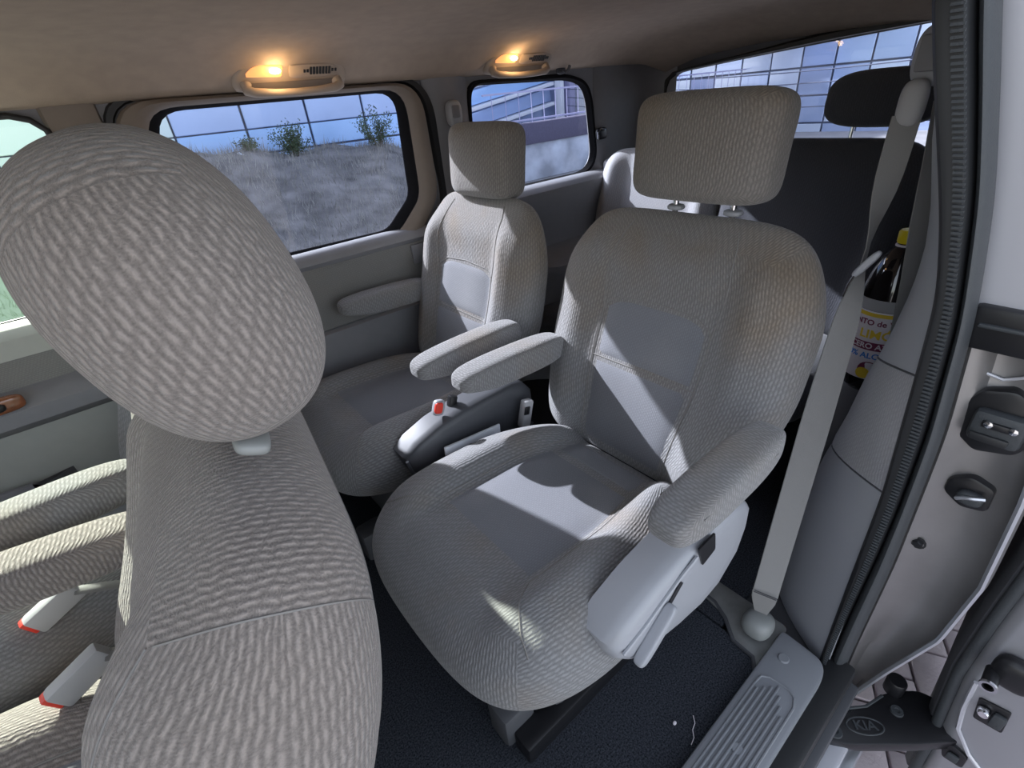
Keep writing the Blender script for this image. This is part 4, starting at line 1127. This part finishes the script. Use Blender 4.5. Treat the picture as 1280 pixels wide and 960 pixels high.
# near embankment with dry grass (right side of the street)
def hz(x, y):
    top = np.interp(x, [-12, 0, 1.4, 2.4, 3.5, 4.6, 6.0, 7.5], [.62, .62, .62, .58, .50, .40, .15, -.2])
    t = ss(6.3, 9.9, y)
    return -.46 + (top + .46) * t + .05 * math.sin(x * 2.3 + y) * t + .04 * math.sin(x * 5.1 - y * 3) * t
xs_ = np.linspace(-12, 5.85, 92); ys_ = np.linspace(6.2, 10.4, 30)
sl = grid_obj('grass_bank', [[(x, y, hz(x, y)) for x in xs_] for y in ys_], M['grass'], thick=(0, 0, -.15), kind='stuff', label='dry grass bank below the blue glass facade', cat='grass')
V = []; Fc = []
for i in range(15000):
    x = random.uniform(-6, 5.7); y = random.uniform(6.4, 10.3); z = hz(x, y)
    h = random.uniform(.05, .16) * (1.6 if random.random() < .1 else 1); a = random.uniform(0, 6.28); w = .006
    lx, ly = random.uniform(-.5, .5) * h, random.uniform(-.5, .5) * h
    n0 = len(V)
    V += [(x - w * math.cos(a), y - w * math.sin(a), z - .01), (x + w * math.cos(a), y + w * math.sin(a), z - .01), (x + lx, y + ly, z + h)]
    Fc.append((n0, n0 + 1, n0 + 2))
mesh_obj('grass_blades', V, Fc, M['blade'], sl, smooth=False, kind='stuff')
def shrub(x, y, h, w, label, seed, nb=34, leaves=2200):
    rnd = random.Random(seed); z = hz(x, y)
    t = empty('shrub', (x, y, z), label, 'shrub', 'shrubs on the bank')
    Vb = []; Fb = []; V = []; Fc = []
    for b in range(nb):
        a = rnd.uniform(0, 6.28); sp_ = rnd.uniform(.1, 1) * w; hh = h * rnd.uniform(.5, 1) * (1 - .35 * sp_ / w)
        tip = Vector((x + sp_ * math.cos(a), y + sp_ * math.sin(a), z + hh)); p0 = Vector((x + .03 * math.cos(a), y + .03 * math.sin(a), z - .02))
        s = Vector((.006, 0, 0)); q = Vector((0, .006, 0)); n0 = len(Vb)
        Vb += [p0 - s, p0 + s, p0 + q, tip]; Fb += [(n0, n0 + 1, n0 + 3), (n0 + 1, n0 + 2, n0 + 3), (n0 + 2, n0, n0 + 3)]
        for l in range(leaves // nb):
            f = rnd.uniform(.25, 1.02); p = p0.lerp(tip, f) + Vector([rnd.gauss(0, .035) for _ in range(3)])
            d = Vector([rnd.uniform(-1, 1) for _ in range(3)]).normalized() * .036; e = Vector([rnd.uniform(-1, 1) for _ in range(3)]).normalized() * .012
            n0 = len(V); V += [p, p + d * .5 + e, p + d, p + d * .5 - e]; Fc.append((n0, n0 + 1, n0 + 2, n0 + 3))
    mesh_obj('twigs', Vb, Fb, M['twig'], t, smooth=False, kind='stuff')
    mesh_obj('foliage', V, Fc, M['leaf'], t, smooth=False, kind='stuff')
shrub(3.05, 9.6, .62, .42, 'leafy shrub at the centre of the sliding door window', 1)
shrub(4.55, 9.4, .75, .42, 'paler shrub at the rear end of the sliding door window', 2, 26, 1700)
shrub(2.30, 9.6, .24, .22, 'small low shrub left of the larger one on the bank', 3, 16, 600)
pl_ = tube('fence_post', [(2.35, 9.3, .45), (2.22, 9.2, .50), (2.1, 9.4, .62)], .03, M['steel'], label=None)
pl_['label'] = 'short grey post lying against the grass bank'; pl_['category'] = 'post'

# blue facade
fa = empty('office_building', (0, 10.6, -.4), 'blue glass panelled building above the grass bank', 'building')
box('wall', (-2.9, 11.2, 1.6), (18, 1.0, 4.2), M['mullion'], fa, bev=.02)
protos = {}
def panel(x, z, w, h, m, y=10.66):
    key = (round(w, 2), round(h, 2), m.name)
    if key not in protos:
        o = box('glass_panel', (0, 0, 0), (w, .05, h), m, fa, bev=.01, seg=1); protos[key] = o.data
        # mesh was built relative to the parent: recentre
        o.data.transform(Matrix.Translation(Vector(fa.location)))
    else:
        o = bpy.data.objects.new('glass_panel', protos[key]); COL.objects.link(o); o.parent = fa
    o.location = Vector((x, y, z)) - Vector(fa.location); return o
for i in range(-10, 4):
    x = 1.49 + i * 1.15 + .575
    if x < .95:
        panel(x, 1.95, 1.13, 2.04, M['facade_overexposed']); panel(x, .72, 1.13, .38, M['facade_overexposed']); panel(x, .22, 1.13, .55, M['facade_overexposed']); continue
    panel(x, 1.95, 1.11, 2.04, M['facade_blue'])
    panel(x, .72, 1.11, .38, M['facade_pale'])
    panel(x, .22, 1.11, .55, M['facade_pale'])
box('coping', (-2.9, 10.62, 3.2), (18, .12, .3), M['white_ledge'], fa)

# concrete retaining wall with fence (seen through the quarter window)
cw_ = empty('retaining_wall', (11, 8.0, -.46), 'weathered concrete wall with a dark upper band behind the rear quarter window', 'wall')
box('wall_base', (12.4, 8.0, -.13), (13.0, .3, .68), M['concrete'], cw_, bev=.01)
box('wall_band', (12.4, 7.96, .37), (13.0, .34, .36), M['dark_band'], cw_, bev=.01)
for i in range(39):
    x = 6.2 + i * .32
    box('fence_bar', (x, 8.0, .80), (.010, .010, .55), M['cladding'], cw_, bev=0)
box('fence_rail', (12.3, 8.0, 1.07), (12.6, .03, .03), M['cladding'], cw_, bev=0)
box('fence_rail', (12.3, 8.0, .60), (12.6, .03, .03), M['cladding'], cw_, bev=0)
# white-ledged office building behind the wall
ob = empty('office_building', (16, 15, -.4), 'white banded office building rising behind the concrete wall', 'building')
box('wall', (13.2, 16.0, 2.6), (10, 2.0, 7.0), M['tile_a'], ob, bev=.02)
for i in range(8):
    box('ledge', (11.2, 14.85, .2 + i * .62), (6.2, .35, .11), M['white_ledge'], ob, bev=.01, rot=rotm(y=-8))
    box('glazing_band', (11.2, 14.95, .49 + i * .62), (6.2, .12, .40), M['facade_pale'] if i % 2 else M['facade_blue'], ob, bev=.01, rot=rotm(y=-8))
    box('ledge', (20.2, 14.85, -.1 + i * .62), (4.5, .35, .10), M['white_ledge'], ob, bev=.01, rot=rotm(y=-6))
for i in range(7):
    box('column', (14.35 + i * .52, 14.5, 2.4), (.16 + .10 * (i % 3), .3, 5.6), M['cladding'] if i % 2 else M['white_ledge'], ob, bev=.01)
# glass-grid building behind the van
gb = empty('office_building', (15, 8, -.4), 'mirror glass grid building seen through the rear window', 'building')
box('wall', (15.6, 5.0, -.6), (1.0, 16.6, 6.4), M['mullion'], gb, bev=.02)
pr = {}
for j in range(-3, 12):
    for i in range(7):
        y = 4.6 + j * .78; z = 1.28 - i * .62
        m = random.choice([M['tile_a'], M['tile_a'], M['tile_b'], M['tile_b'], M['tile_c'] if random.random() < .3 else M['tile_a']])
        if m.name not in pr:
            o = box('glass_panel', (0, 0, 0), (.05, .74, .58), m, gb, bev=.008, seg=1); o.data.transform(Matrix.Translation(Vector(gb.location))); pr[m.name] = o.data
        else:
            o = bpy.data.objects.new('glass_panel', pr[m.name]); COL.objects.link(o); o.parent = gb
        o.location = Vector((15.06, y, z)) - Vector(gb.location)
        o.rotation_euler = (0, random.uniform(-.03, .03), random.uniform(-.03, .03))
box('canopy', (14.9, 7.3, 1.95), (.5, 5.0, .65), M['tile_c'], gb, bev=.02)
for i in range(4):
    tube('power_cable', [(14.2, -2 + s, .9 - .25 * i + .015 * (s - 8) ** 2 * .4) for s in np.linspace(0, 16, 14)], .012, M['mullion'], gb, seg=4)

for o in bpy.data.objects:
    if o.type == 'EMPTY' and o.parent is None and 'kind' not in o and 'category' not in o: print('UNTAGGED', o.name)
